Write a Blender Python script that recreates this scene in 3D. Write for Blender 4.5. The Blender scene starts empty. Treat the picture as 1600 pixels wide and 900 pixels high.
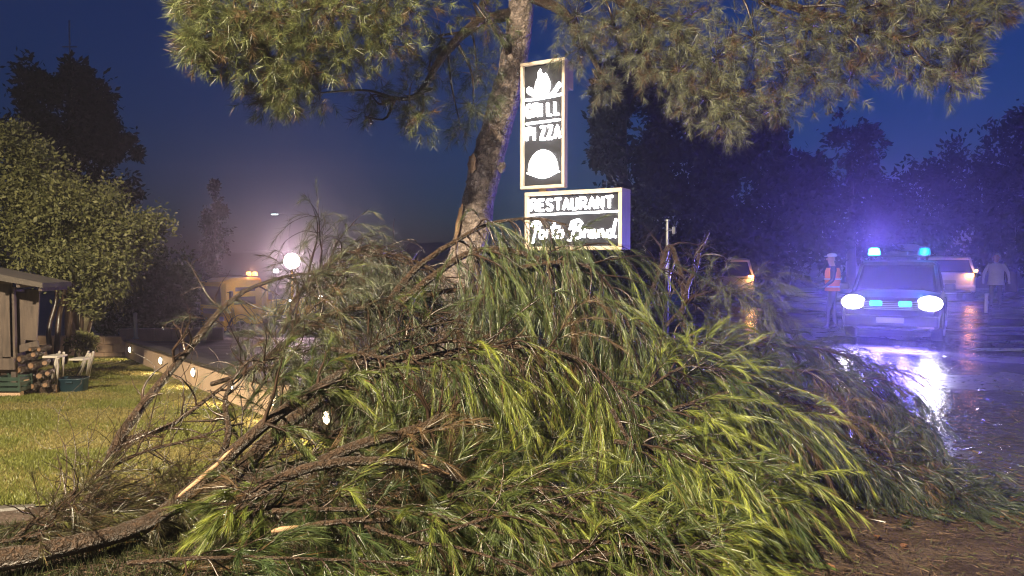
import bpy, bmesh, math, random
import numpy as np
from mathutils import Vector, Matrix

SC = bpy.context.scene
COL = SC.collection
R = math.radians
rng = np.random.default_rng(7)
random.seed(7)

# ------------------------------------------------------------------ camera
FPX, CX, CY, CAMZ = 1164.0, 800.0, 450.0, 1.65
PITCH = math.atan(40 / FPX)
cam_d = bpy.data.cameras.new("camera")
cam_d.sensor_width = 36.0
cam_d.lens = 36.0 * FPX / 1600.0
cam_d.clip_start = 0.05
cam_d.clip_end = 2000
cam = bpy.data.objects.new("camera", cam_d)
COL.objects.link(cam)
cam.location = (0, 0, CAMZ)
cam.rotation_euler = (math.pi / 2 - PITCH, 0, 0)
SC.camera = cam

# ------------------------------------------------------------------ dusk sky
W = bpy.data.worlds.new("World")
SC.world = W
W.use_nodes = True
nt = W.node_tree
bg = nt.nodes["Background"]
sky = nt.nodes.new("ShaderNodeTexSky")
sky.sky_type = 'NISHITA'
sky.sun_disc = False
sky.sun_elevation = R(0.0)
sky.sun_rotation = R(50)
sky.altitude = 0
sky.air_density = 1.0
sky.dust_density = 0.3
sky.ozone_density = 6.5
nt.links.new(sky.outputs[0], bg.inputs[0])
bg.inputs[1].default_value = 0.14

# ------------------------------------------------------------------ render look
SC.view_settings.view_transform = 'Standard'
SC.view_settings.look = 'None'
SC.view_settings.exposure = 0.55
SC.view_settings.gamma = 1.0
SC.view_settings.use_curve_mapping = False
SC.cycles.use_denoising = True
SC.cycles.max_bounces = 4
SC.cycles.filter_width = 1.2
SC.cycles.diffuse_bounces = 2
SC.cycles.glossy_bounces = 2
SC.cycles.transmission_bounces = 3
SC.cycles.transparent_max_bounces = 6
SC.cycles.volume_bounces = 0
SC.cycles.sample_clamp_indirect = 3.0
SC.cycles.sample_clamp_direct = 60.0
SC.cycles.caustics_reflective = False
SC.cycles.caustics_refractive = False

HAZE_DENSITY = 0.0042
HAZE_G = 0.84
LAMP_W = 12800          # street lamp behind the photographer
SIGN_E = 12.0
HEAD_W = 20
BLUE_W = 1000
FLOOD_W = 330
WALL_W = 13

# ------------------------------------------------------------------ geometry helpers
_th = math.pi / 2 - PITCH
def P(u, v, Y):
    a = (u - CX) / FPX; b = (CY - v) / FPX
    y = b * math.cos(_th) + math.sin(_th); z = b * math.sin(_th) - math.cos(_th)
    k = Y / y
    return np.array([a * k, Y, CAMZ + z * k])

def smooth(a, b, x):
    t = np.clip((x - a) / (b - a), 0, 1)
    return t * t * (3 - 2 * t)

def T(x, y):
    s = 1 - smooth(-4.0, 3.0, np.asarray(x, float))
    y = np.asarray(y, float)
    return (-0.055 * np.clip(y - 5.0, 0, 40) - 0.04 * np.clip(y - 21.0, 0, 20)) * s + 0.010 * np.clip(y - 12.0, 0, 30) * (1 - s)

def G(u, v, h=0.0):
    lo, hi = 1.0, 120.0
    for _ in range(50):
        m = (lo + hi) / 2
        p = P(u, v, m)
        if p[2] > T(p[0], p[1]) + h: lo = m
        else: hi = m
    return P(u, v, lo)

def tag(o, label=None, cat=None, group=None, kind=None):
    if label: o["label"] = label
    if cat: o["category"] = cat
    if group: o["group"] = group
    if kind: o["kind"] = kind
    return o

def empty(name, loc=(0, 0, 0), rz=0.0):
    o = bpy.data.objects.new(name, None)
    o.location = tuple(loc); o.rotation_euler = (0, 0, rz)
    o.empty_display_size = 0.2
    COL.objects.link(o)
    return o

def mk(name, me, mat=None, parent=None):
    o = bpy.data.objects.new(name, me)
    if mat is not None and not me.materials: me.materials.append(mat)
    COL.objects.link(o)
    if parent is not None: o.parent = parent
    return o

def mesh_np(name, V, faces, cols=None, smooth_shade=False):
    """V (n,3); faces = list of (m,k) arrays"""
    me = bpy.data.meshes.new(name)
    V = np.ascontiguousarray(V, dtype=np.float32)
    me.vertices.add(len(V)); me.vertices.foreach_set("co", V.ravel())
    faces = [f for f in faces if len(f)]
    nl = sum(f.size for f in faces); npoly = sum(len(f) for f in faces)
    me.loops.add(nl); me.polygons.add(npoly)
    me.loops.foreach_set("vertex_index", np.concatenate([f.ravel() for f in faces]).astype(np.int32))
    tot = np.concatenate([np.full(len(f), f.shape[1]) for f in faces])
    st = np.concatenate([[0], np.cumsum(tot)[:-1]])
    me.polygons.foreach_set("loop_start", st.astype(np.int32))
    me.polygons.foreach_set("loop_total", tot.astype(np.int32))
    if smooth_shade: me.polygons.foreach_set("use_smooth", np.ones(npoly, dtype=bool))
    me.update(calc_edges=True)
    if cols is not None:
        ca = me.color_attributes.new("Col", 'FLOAT_COLOR', 'POINT')
        c4 = np.ones((len(V), 4), np.float32); c4[:, :3] = cols
        ca.data.foreach_set("color", c4.ravel())
    return me

def me_bm(name, bm, smooth_shade=False):
    me = bpy.data.meshes.new(name)
    bmesh.ops.recalc_face_normals(bm, faces=bm.faces[:])
    bm.to_mesh(me); bm.free()
    if smooth_shade:
        for p in me.polygons: p.use_smooth = True
    return me

def box_bm(size, loc=(0, 0, 0), bev=0.0, rot=None, bm=None, seg=1):
    own = bm is None
    b2 = bmesh.new()
    bmesh.ops.create_cube(b2, size=1.0)
    for v in b2.verts: v.co = Vector((v.co.x * size[0], v.co.y * size[1], v.co.z * size[2]))
    if bev > 0: bmesh.ops.bevel(b2, geom=b2.edges[:], offset=bev, segments=seg, affect='EDGES', profile=0.5)
    if rot is not None: bmesh.ops.transform(b2, matrix=rot.to_4x4(), verts=b2.verts[:])
    for v in b2.verts: v.co += Vector(loc)
    if own: return b2
    t = bpy.data.meshes.new("t"); b2.to_mesh(t); b2.free(); bm.from_mesh(t); bpy.data.meshes.remove(t)
    return bm

def box(name, size, loc, mat, parent=None, bev=0.01, rot=None, seg=1):
    return mk(name, me_bm(name, box_bm(size, loc, bev, rot, seg=seg)), mat, parent)

def cyl_bm(r1, r2, h, loc=(0, 0, 0), axis='Z', n=20, bev=0.0):
    b = bmesh.new()
    bmesh.ops.create_cone(b, cap_ends=True, segments=n, radius1=r1, radius2=r2, depth=h)
    if bev > 0:
        es = [e for e in b.edges if len(e.link_faces) == 2 and any(len(f.verts) > 4 for f in e.link_faces)]
        bmesh.ops.bevel(b, geom=es, offset=bev, segments=2, affect='EDGES', profile=0.5)
    if axis == 'X': bmesh.ops.rotate(b, verts=b.verts[:], matrix=Matrix.Rotation(math.pi / 2, 3, 'Y'))
    if axis == 'Y': bmesh.ops.rotate(b, verts=b.verts[:], matrix=Matrix.Rotation(-math.pi / 2, 3, 'X'))
    for v in b.verts: v.co += Vector(loc)
    return b

def cyl(name, r1, r2, h, loc, mat, parent=None, axis='Z', n=20, bev=0.0):
    me = me_bm(name, cyl_bm(r1, r2, h, loc, axis, n, bev), False)
    return mk(name, me, mat, parent)

def prism_bm(poly, axis, a, b):
    """polygon in the other two axes, extruded along axis from a to b"""
    bm = bmesh.new()
    def pt(p, t):
        if axis == 'X': return (t, p[0], p[1])
        if axis == 'Y': return (p[0], t, p[1])
        return (p[0], p[1], t)
    A = [bm.verts.new(pt(p, a)) for p in poly]; B = [bm.verts.new(pt(p, b)) for p in poly]
    n = len(poly)
    bm.faces.new(A); bm.faces.new(B[::-1])
    for i in range(n): bm.faces.new((A[i], A[(i + 1) % n], B[(i + 1) % n], B[i]))
    return bm

def prism(name, poly, axis, a, b, mat, parent=None, bev=0.0):
    bm = prism_bm(poly, axis, a, b)
    if bev: bmesh.ops.bevel(bm, geom=bm.edges[:], offset=bev, segments=2, affect='EDGES', profile=0.5)
    return mk(name, me_bm(name, bm), mat, parent)

def spline(pts, n):
    """Catmull-Rom through pts (k,d) -> (n,d)"""
    p = np.asarray(pts, float)
    if len(p) == 2:
        t = np.linspace(0, 1, n)[:, None]
        return p[0] * (1 - t) + p[1] * t
    q = np.vstack([2 * p[0] - p[1], p, 2 * p[-1] - p[-2]])
    ts = np.linspace(0, len(p) - 1 - 1e-9, n)
    i = ts.astype(int); f = (ts - i)[:, None]
    a, b, c, d = q[i], q[i + 1], q[i + 2], q[i + 3]
    return 0.5 * ((2 * b) + (c - a) * f + (2 * a - 5 * b + 4 * c - d) * f ** 2 + (3 * b - a - 3 * c + d) * f ** 3)

class Tubes:
    def __init__(s): s.V = []; s.Q = []; s.N = []; s.n = 0
    def add(s, pts, rad, sides=6, rough=0.0, cap=True):
        pts = np.asarray(pts, float); rad = np.asarray(rad, float) * np.ones(len(pts))
        tg = np.gradient(pts, axis=0); tg /= np.linalg.norm(tg, axis=1)[:, None] + 1e-9
        ref = np.array([0.31, 0.17, 0.93])
        if abs(np.mean(tg @ ref)) > 0.85: ref = np.array([0.93, 0.3, 0.2])
        a = np.cross(tg, ref); a /= np.linalg.norm(a, axis=1)[:, None] + 1e-9
        b = np.cross(tg, a)
        ang = np.linspace(0, 2 * math.pi, sides, endpoint=False)
        rr = rad[:, None] * np.ones(sides)
        if rough: rr = rr * (1 + rough * rng.standard_normal(rr.shape))
        V = pts[:, None, :] + rr[..., None] * (np.cos(ang)[None, :, None] * a[:, None, :] + np.sin(ang)[None, :, None] * b[:, None, :])
        m = len(pts)
        idx = np.arange(m * sides).reshape(m, sides) + s.n
        q = np.stack([idx[:-1], np.roll(idx[:-1], -1, 1), np.roll(idx[1:], -1, 1), idx[1:]], -1).reshape(-1, 4)
        s.V.append(V.reshape(-1, 3)); s.Q.append(q)
        if cap: s.N.append(idx[0][::-1]); s.N.append(idx[-1])
        s.n += m * sides
    def mesh(s, name, smooth_shade=True):
        Q = np.concatenate(s.Q)
        faces = [Q]
        ks = {}
        for c in s.N: ks.setdefault(len(c), []).append(c)
        for k in ks: faces.append(np.array(ks[k]))
        return mesh_np(name, np.concatenate(s.V), faces, None, smooth_shade)

def grid_patch(name, A, B, n, m, h, mat, kind="structure"):
    """sheet lofted between polylines A and B (xy), following the terrain at height h"""
    a = spline(A, n); b = spline(B, n)
    t = np.linspace(0, 1, m)
    XY = a[:, None, :] * (1 - t)[None, :, None] + b[:, None, :] * t[None, :, None]
    Z = T(XY[..., 0], XY[..., 1]) + h
    V = np.concatenate([XY, Z[..., None]], -1).reshape(-1, 3)
    idx = np.arange(n * m).reshape(n, m)
    q = np.stack([idx[:-1, :-1], idx[1:, :-1], idx[1:, 1:], idx[:-1, 1:]], -1).reshape(-1, 4)
    me = mesh_np(name, V, [q], None, True)
    o = mk(name, me, mat)
    if me.polygons[0].normal.z < 0: me.flip_normals()
    o["kind"] = kind
    return o

# ------------------------------------------------------------------ materials
def new_mat(name):
    m = bpy.data.materials.new(name); m.use_nodes = True
    n = m.node_tree.nodes; l = m.node_tree.links
    return m, n, l, n["Principled BSDF"]

def pm(name, col, col2=None, scale=8.0, rough=0.5, bump=0.0, bscale=None, metal=0.0, spec=0.5, coord='Object', detail=5.0, rvar=0.0, stretch=None, coat=0.0):
    m, n, l, bs = new_mat(name)
    bs.inputs["Roughness"].default_value = rough
    bs.inputs["Metallic"].default_value = metal
    bs.inputs["Specular IOR Level"].default_value = spec
    bs.inputs["Coat Weight"].default_value = coat
    bs.inputs["Coat Roughness"].default_value = 0.08
    c2 = col2 or tuple(c * 0.8 for c in col)
    tc = n.new("ShaderNodeTexCoord"); mp = n.new("ShaderNodeMapping")
    l.new(tc.outputs[coord], mp.inputs[0])
    if stretch: mp.inputs["Scale"].default_value = stretch
    no = n.new("ShaderNodeTexNoise"); no.inputs["Scale"].default_value = scale; no.inputs["Detail"].default_value = detail
    l.new(mp.outputs[0], no.inputs[0])
    cr = n.new("ShaderNodeValToRGB")
    cr.color_ramp.elements[0].position = 0.32; cr.color_ramp.elements[1].position = 0.68
    cr.color_ramp.elements[0].color = (*col, 1); cr.color_ramp.elements[1].color = (*c2, 1)
    l.new(no.outputs[0], cr.inputs[0]); l.new(cr.outputs[0], bs.inputs["Base Color"])
    if rvar:
        mr = n.new("ShaderNodeMapRange"); mr.inputs[3].default_value = max(0.02, rough - rvar); mr.inputs[4].default_value = rough + rvar
        mr.inputs[1].default_value = 0.35; mr.inputs[2].default_value = 0.65
        l.new(no.outputs[0], mr.inputs[0]); l.new(mr.outputs[0], bs.inputs["Roughness"])
    if bump:
        nb = n.new("ShaderNodeTexNoise"); nb.inputs["Scale"].default_value = bscale or scale * 4; nb.inputs["Detail"].default_value = 4
        l.new(mp.outputs[0], nb.inputs[0])
        bp = n.new("ShaderNodeBump"); bp.inputs["Strength"].default_value = bump; bp.inputs["Distance"].default_value = 0.02
        l.new(nb.outputs[0], bp.inputs["Height"]); l.new(bp.outputs[0], bs.inputs["Normal"])
    return m

def emit(name, col, s):
    m, n, l, bs = new_mat(name)
    bs.inputs["Base Color"].default_value = (*[min(1, c) for c in col], 1)
    bs.inputs["Emission Color"].default_value = (*col, 1)
    bs.inputs["Emission Strength"].default_value = s
    return m

def leaf_mat(name, rough=0.38, trans=0.25, spec=0.6):
    m, n, l, bs = new_mat(name)
    at = n.new("ShaderNodeAttribute"); at.attribute_name = "Col"
    l.new(at.outputs["Color"], bs.inputs["Base Color"])
    bs.inputs["Roughness"].default_value = rough
    bs.inputs["Specular IOR Level"].default_value = spec
    tr = n.new("ShaderNodeBsdfTranslucent"); l.new(at.outputs["Color"], tr.inputs[0])
    mx = n.new("ShaderNodeMixShader"); mx.inputs[0].default_value = trans
    l.new(bs.outputs[0], mx.inputs[1]); l.new(tr.outputs[0], mx.inputs[2])
    l.new(mx.outputs[0], n["Material Output"].inputs[0])
    return m

def bark_mat(name, dark, light, scale=14, rough=0.45, bump=0.9):
    m, n, l, bs = new_mat(name)
    tc = n.new("ShaderNodeTexCoord")
    vo = n.new("ShaderNodeTexVoronoi"); vo.inputs["Scale"].default_value = scale; vo.feature = 'DISTANCE_TO_EDGE'
    no = n.new("ShaderNodeTexNoise"); no.inputs["Scale"].default_value = scale * 2.2; no.inputs["Detail"].default_value = 8
    nw = n.new("ShaderNodeMixRGB"); nw.inputs[0].default_value = 0.12
    l.new(tc.outputs["Object"], nw.inputs[1]); l.new(no.outputs["Color"], nw.inputs[2])
    l.new(tc.outputs["Object"], no.inputs[0]); l.new(nw.outputs[0], vo.inputs[0])
    mul = n.new("ShaderNodeMath"); mul.operation = 'MULTIPLY_ADD'; mul.inputs[1].default_value = 2.2
    l.new(vo.outputs[0], mul.inputs[0]); l.new(no.outputs[0], mul.inputs[2])
    cr = n.new("ShaderNodeValToRGB")
    cr.color_ramp.elements[0].position = 0.3; cr.color_ramp.elements[1].position = 1.05
    cr.color_ramp.elements[0].color = (*dark, 1); cr.color_ramp.elements[1].color = (*light, 1)
    l.new(mul.outputs[0], cr.inputs[0]); l.new(cr.outputs[0], bs.inputs["Base Color"])
    bp = n.new("ShaderNodeBump"); bp.inputs["Strength"].default_value = bump; bp.inputs["Distance"].default_value = 0.03
    l.new(mul.outputs[0], bp.inputs["Height"]); l.new(bp.outputs[0], bs.inputs["Normal"])
    bs.inputs["Roughness"].default_value = rough
    return m

M = {}
M['needle'] = leaf_mat("wet_needles", 0.36, 0.22, 0.4)
M['leaf'] = leaf_mat("wet_leaves", 0.55, 0.25, 0.3)
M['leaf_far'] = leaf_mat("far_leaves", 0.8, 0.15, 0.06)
M['grass'] = leaf_mat("grass_blades", 0.45, 0.3, 0.3)
M['litter'] = leaf_mat("needle_litter", 0.25, 0.05, 0.7)
M['bark'] = bark_mat("wet_bark", (0.01, 0.007, 0.005), (0.065, 0.04, 0.026), 16, 0.36, 0.8)
M['bark_trunk'] = bark_mat("pine_trunk_bark", (0.065, 0.05, 0.044), (0.3, 0.235, 0.205), 11, 0.55, 1.0)  # bark colour lightened to stand in for sign and haze light on the trunk
M['twig'] = pm("twig_bark", (0.015, 0.01, 0.007), (0.05, 0.029, 0.02), 12, 0.3, 0.2, 60)
M['wood_raw'] = pm("torn_wood", (0.4, 0.25, 0.14), (0.24, 0.13, 0.07), 10, 0.5, 0.6, 40, stretch=(1, 1, 6))
M['drop'] = pm("water_drop", (0.85, 0.88, 0.9), (0.8, 0.83, 0.86), 5, 0.12, metal=0.85)
M['ground'] = pm("wet_soil", (0.028, 0.019, 0.014), (0.055, 0.036, 0.027), 3, 0.55, 0.9, 40, rvar=0.15)
M['timber'] = pm("pale_timber", (0.62, 0.5, 0.38), (0.52, 0.41, 0.3), 3, 0.55, 0.15, 30, stretch=(6, 6, 1))  # pale tan wood, lightened further to carry the sign's glow
M['panel'] = pm("sign_panel", (0.005, 0.005, 0.008), (0.008, 0.008, 0.012), 3, 0.6, spec=0.2)
M['sign_light'] = emit("sign_light", (1.0, 0.97, 0.93), SIGN_E)
M['steel'] = pm("galvanised_steel", (0.4, 0.41, 0.42), (0.3, 0.31, 0.32), 6, 0.4, metal=0.8)
M['black'] = pm("black_plastic", (0.012, 0.012, 0.013), (0.02, 0.02, 0.02), 9, 0.4)
M['rubber'] = pm("rubber", (0.012, 0.012, 0.012), (0.022, 0.02, 0.02), 20, 0.65, 0.3, 60)
M['glass'] = pm("dark_glass", (0.008, 0.009, 0.012), (0.012, 0.013, 0.018), 3, 0.08, spec=0.3)
M['rim'] = pm("alloy", (0.5, 0.5, 0.52), (0.4, 0.4, 0.42), 9, 0.3, metal=0.9)
M['white_paint'] = pm("white_car_paint", (0.72, 0.72, 0.74), (0.66, 0.66, 0.69), 2, 0.25, coat=0.6)
M['beige_paint'] = pm("beige_car_paint", (0.60, 0.52, 0.45), (0.54, 0.46, 0.4), 2, 0.3, coat=0.5)
M['dark_paint'] = pm("dark_car_paint", (0.012, 0.014, 0.02), (0.016, 0.018, 0.026), 2, 0.45, spec=0.3, coat=0.15)
M['grey_paint'] = pm("grey_van_paint", (0.35, 0.35, 0.37), (0.3, 0.3, 0.32), 2, 0.35, coat=0.4)
M['yellow'] = pm("yellow_truck_paint", (0.8, 0.56, 0.03), (0.72, 0.5, 0.03), 2, 0.3, coat=0.4)
M['orange_wood'] = pm("sawn_log_end", (0.2, 0.115, 0.065), (0.1, 0.055, 0.03), 14, 0.6)
M['concrete'] = pm("kerb_concrete", (0.06, 0.052, 0.045), (0.035, 0.03, 0.026), 5, 0.6, 0.3, 40)
M['wall_block'] = pm("sandstone_block", (0.46, 0.31, 0.2), (0.36, 0.24, 0.16), 4, 0.6, 0.4, 40)
M['render_wall'] = pm("ochre_render", (0.6, 0.43, 0.3), (0.52, 0.36, 0.25), 2.5, 0.65, 0.25, 60)
M['board'] = pm("weathered_board", (0.1, 0.072, 0.056), (0.05, 0.036, 0.029), 3, 0.6, 0.35, 30, stretch=(8, 8, 1))
M['roof_dark'] = pm("shed_roof_felt", (0.07, 0.055, 0.045), (0.04, 0.035, 0.03), 6, 0.7, 0.4, 40)
M['white_wood'] = pm("white_painted_wood", (0.42, 0.38, 0.33), (0.3, 0.27, 0.23), 8, 0.5)
M['tub'] = pm("petrol_blue_plastic", (0.008, 0.022, 0.032), (0.012, 0.03, 0.04), 5, 0.35)
M['crate'] = pm("green_plastic", (0.018, 0.034, 0.025), (0.026, 0.045, 0.033), 5, 0.45)
M['terracotta'] = pm("terracotta", (0.36, 0.13, 0.08), (0.28, 0.1, 0.06), 5, 0.7, 0.3, 30)
M['plaster'] = pm("house_plaster", (0.2, 0.07, 0.055), (0.15, 0.055, 0.045), 2, 0.8)
M['dead_leaf'] = pm("dead_leaf", (0.35, 0.18, 0.1), (0.25, 0.12, 0.06), 20, 0.4)
M['marking'] = pm("road_paint", (0.6, 0.6, 0.58), (0.35, 0.35, 0.34), 4, 0.35, 0.2, 40)
M['flood'] = emit("floodlight_lens", (1.0, 0.82, 0.74), 60)
M['head'] = emit("headlight_lens", (1.0, 0.95, 0.98), 22)
M['blue'] = emit("blue_beacon", (0.05, 0.55, 1.0), 16)
M['blue_dim'] = emit("blue_beacon_dim", (0.0, 0.3, 0.45), 0.6)
M['blue_grille'] = emit("blue_grille_light", (0.02, 0.5, 1.0), 5)
M['amber'] = emit("amber_beacon", (1.0, 0.36, 0.08), 5)
M['tail'] = emit("tail_lamp", (1.0, 0.38, 0.1), 14)
M['lamp_white'] = emit("work_lamp", (0.85, 0.95, 1.0), 16)
M['wall_lamp'] = emit("wall_lamp_lens", (1.0, 0.78, 0.5), 22)
M['street'] = emit("street_lamp_lens", (0.75, 0.95, 1.0), 10)
M['street_warm'] = emit("street_lamp_warm_lens", (1.0, 0.82, 0.55), 10)
M['red_lens'] = pm("red_lens", (0.25, 0.01, 0.01), None, 5, 0.15)

def asphalt_mat():
    m, n, l, bs = new_mat("wet_asphalt")
    tc = n.new("ShaderNodeTexCoord")
    big = n.new("ShaderNodeTexNoise"); big.inputs["Scale"].default_value = 0.45; big.inputs["Detail"].default_value = 6
    fine = n.new("ShaderNodeTexNoise"); fine.inputs["Scale"].default_value = 45; fine.inputs["Detail"].default_value = 3
    rip = n.new("ShaderNodeTexNoise"); rip.inputs["Scale"].default_value = 9; rip.inputs["Detail"].default_value = 3
    for t in (big, fine, rip): l.new(tc.outputs["Object"], t.inputs[0])
    cr = n.new("ShaderNodeValToRGB")
    cr.color_ramp.elements[0].color = (0.035, 0.035, 0.038, 1); cr.color_ramp.elements[1].color = (0.075, 0.072, 0.07, 1)
    l.new(fine.outputs[0], cr.inputs[0]); l.new(cr.outputs[0], bs.inputs["Base Color"])
    mr = n.new("ShaderNodeMapRange"); mr.inputs[1].default_value = 0.4; mr.inputs[2].default_value = 0.62
    mr.inputs[3].default_value = 0.08; mr.inputs[4].default_value = 0.38
    l.new(big.outputs[0], mr.inputs[0]); l.new(mr.outputs[0], bs.inputs["Roughness"])
    add = n.new("ShaderNodeMath"); add.operation = 'MULTIPLY_ADD'; add.inputs[1].default_value = 0.5
    l.new(fine.outputs[0], add.inputs[0]); l.new(rip.outputs[0], add.inputs[2])
    bp = n.new("ShaderNodeBump"); bp.inputs["Strength"].default_value = 0.35; bp.inputs["Distance"].default_value = 0.02
    l.new(add.outputs[0], bp.inputs["Height"]); l.new(bp.outputs[0], bs.inputs["Normal"])
    return m
M['asphalt'] = asphalt_mat()
M['lawn'] = pm("lawn_soil_and_moss", (0.075, 0.08, 0.025), (0.13, 0.11, 0.04), 2.2, 0.7, 0.8, 35)

# ------------------------------------------------------------------ ground, road, lawn
def axis_pts(lo, hi, a, b, fine, coarse):
    return np.unique(np.concatenate([np.arange(lo, a, coarse), np.arange(a, b, fine), np.arange(b, hi + coarse, coarse)]))
xs = axis_pts(-130, 130, -16, 16, 0.5, 6); ys = axis_pts(-40, 240, -4, 36, 0.5, 8)
XX, YY = np.meshgrid(xs, ys, indexing='ij')
ZZ = T(XX, YY)
idx = np.arange(XX.size).reshape(XX.shape)
q = np.stack([idx[:-1, :-1], idx[1:, :-1], idx[1:, 1:], idx[:-1, 1:]], -1).reshape(-1, 4)
g = mk("ground", mesh_np("ground", np.stack([XX, YY, ZZ], -1).reshape(-1, 3), [q], None, True), M['ground'])
g["kind"] = "structure"

road = grid_patch("road", [(3.6, 2.0), (3.4, 5.0), (2.3, 8.0), (0.5, 13), (-1.0, 20), (-1, 40)],
                  [(40, 0.5), (40, 5), (40, 10), (40, 16), (40, 24), (40, 40)], 60, 60, 0.006, M['asphalt'])
# lawn and the wall with lamps
lamp_px = [(205, 545), (250, 562), (300, 580), (360, 601), (432, 622), (521, 648)]
lamps = [G(u, v, 0.27) for u, v in lamp_px]
L0 = lamps[0][:2]; Ld = lamps[4][:2] - L0; Ld /= np.linalg.norm(Ld)
Ln = np.array([Ld[1], -Ld[0]])
if Ln @ np.array([-1, -1]) < 0: Ln = -Ln       # towards the lawn
wall_a = L0 - Ld * 1.1; wall_b = L0 + Ld * 11.5
kA = [(-16, 4.0), (-4.6, 4.75), (-2.9, 5.4), (-1.4, 6.6)]
lawn = grid_patch("lawn", [(-24, 4.2), (-4.6, 4.85), (-2.9, 5.5), (-1.4, 6.7)], [(-24, 20), (-12, 19.6), (wall_a[0], wall_a[1]), (wall_b[0], wall_b[1])], 50, 50, 0.012, M['lawn'])
# yard behind the wall
yard = grid_patch("yard", [wall_a - Ln * 0.06, wall_b - Ln * 0.06], [(-22, 40), (1.5, 40)], 30, 50, 0.33, pm("yard_asphalt", (0.022, 0.02, 0.02), (0.035, 0.033, 0.032), 1.5, 0.6, 0.6, 60, spec=0.25, rvar=0.15))

kerb_e = empty("kerb", (0, 0, 0)); kerb_e["kind"] = "structure"
kp = spline(kA, 18)
for i in range(17):
    a, b = kp[i], kp[i + 1]
    d = b - a; ln = np.linalg.norm(d); c = (a + b) / 2
    box("kerb_stone", (ln - 0.012, 0.12, 0.2), (c[0], c[1], float(T(*c)) - 0.086), M['concrete'], kerb_e, 0.02, Matrix.Rotation(math.atan2(d[1], d[0]), 3, 'Z'))

# retaining wall with round lamps
wl = np.linalg.norm(wall_b - wall_a)
rw = tag(empty("retaining_wall", (0, 0, 0)), "low ochre wall with round lit lamps along the lawn edge", "wall")
nseg = 9
for i in range(nseg):
    a = wall_a + (wall_b - wall_a) * i / nseg; b = wall_a + (wall_b - wall_a) * (i + 1) / nseg
    za, zb = float(T(*a)), float(T(*b))
    bm = bmesh.new()
    vs = []
    for (p, z) in ((a + Ld * 0.004, za), (b - Ld * 0.004, zb)):
        for off in (0.0, -0.18):
            for h in (-0.25, 0.40):
                vs.append(bm.verts.new((p[0] + Ln[0] * off, p[1] + Ln[1] * off, z + h)))
    for f in ((0, 1, 5, 4), (2, 6, 7, 3), (0, 4, 6, 2), (1, 3, 7, 5), (0, 2, 3, 1), (4, 5, 7, 6)): bm.faces.new([vs[k] for k in f])
    mk("wall_panel", me_bm("wall_panel", bm), M['render_wall'], rw)
    bm = bmesh.new(); vs = []
    for (p, z) in ((a + Ld * 0.003, za), (b - Ld * 0.003, zb)):
        for off in (0.035, -0.215):
            for h in (0.402, 0.45):
                vs.append(bm.verts.new((p[0] + Ln[0] * off, p[1] + Ln[1] * off, z + h)))
    for f in ((0, 1, 5, 4), (2, 6, 7, 3), (0, 4, 6, 2), (1, 3, 7, 5), (0, 2, 3, 1), (4, 5, 7, 6)): bm.faces.new([vs[k] for k in f])
    mk("coping", me_bm("coping", bm), M['concrete'], rw)
wnames = ["at the far corner by the steel post", "second from the far corner", "third from the far corner", "beside the dark leaning branch",
          "fifth along, seen through bare twigs", "nearest the fallen pine, behind its branches"]
waz = math.atan2(Ln[1], Ln[0])
def add_light(name, kind, loc, energy, color, parent=None, rot=None, size=0.05, spot=None, blend=0.5):
    ld = bpy.data.lights.new(name, kind); ld.energy = energy; ld.color = color; ld.shadow_soft_size = size
    if spot: ld.spot_size = spot; ld.spot_blend = blend
    o = bpy.data.objects.new(name, ld); COL.objects.link(o); o.location = tuple(loc)
    if rot is not None: o.rotation_mode = 'QUATERNION'; o.rotation_quaternion = rot
    if parent is not None: o.parent = parent
    return o
def aim(d): return Vector(tuple(d)).to_track_quat('-Z', 'Y')
for i, lp in enumerate(lamps):
    s = (lp[:2] - wall_a) @ Ld
    p = wall_a + Ld * s
    z = float(T(*p)) + 0.25
    e = tag(empty("wall_lamp", (p[0], p[1], z), waz), "round lamp in the low wall, " + wnames[i], "wall lamp", "lamps in the low garden wall")
    mk("bezel", me_bm("bezel", cyl_bm(0.085, 0.08, 0.03, (0.013, 0, 0), 'X', 20)), M['steel'], e)
    bm = bmesh.new(); bmesh.ops.create_uvsphere(bm, u_segments=14, v_segments=8, radius=0.062)
    for v in bm.verts: v.co.x = v.co.x * 0.45 + 0.03
    mk("lens", me_bm("lens", bm, True), M['wall_lamp'], e)
    add_light("lamp_light", 'SPOT', (0.075, 0, 0.0), WALL_W * 4, (1.0, 0.76, 0.42), e, aim((1, 0, -0.45)), 0.03, R(150), 0.6)

# block wall at the back of the lawn
bwl = tag(empty("block_wall", (0, 0, 0)), "low sandstone block wall at the back of the lawn", "wall")
A_, B_ = np.array([wall_a[0] - 7.0, wall_a[1] + 0.9]), wall_a - Ld * 0.12
n_b = 14
blk = me_bm("block", box_bm((1, 0.2, 0.2), (0, 0, 0), 0.012)); blk.materials.append(M['wall_block'])
dd = (B_ - A_); ln = np.linalg.norm(dd); rz = math.atan2(dd[1], dd[0])
for row in range(3):
    for k in range(n_b):
        t = (k + 0.5 + (0.5 if row == 1 else 0)) / n_b
        if t > 1: continue
        p = A_ + dd * t
        o = bpy.data.objects.new("block", blk); COL.objects.link(o); o.parent = bwl
        o.location = (p[0], p[1] + random.uniform(-.008, .008), float(T(*p)) + 0.02 + row * 0.208)
        o.rotation_euler = (0, 0, rz); o.scale = (ln / n_b - 0.012, 1, 1)
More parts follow.
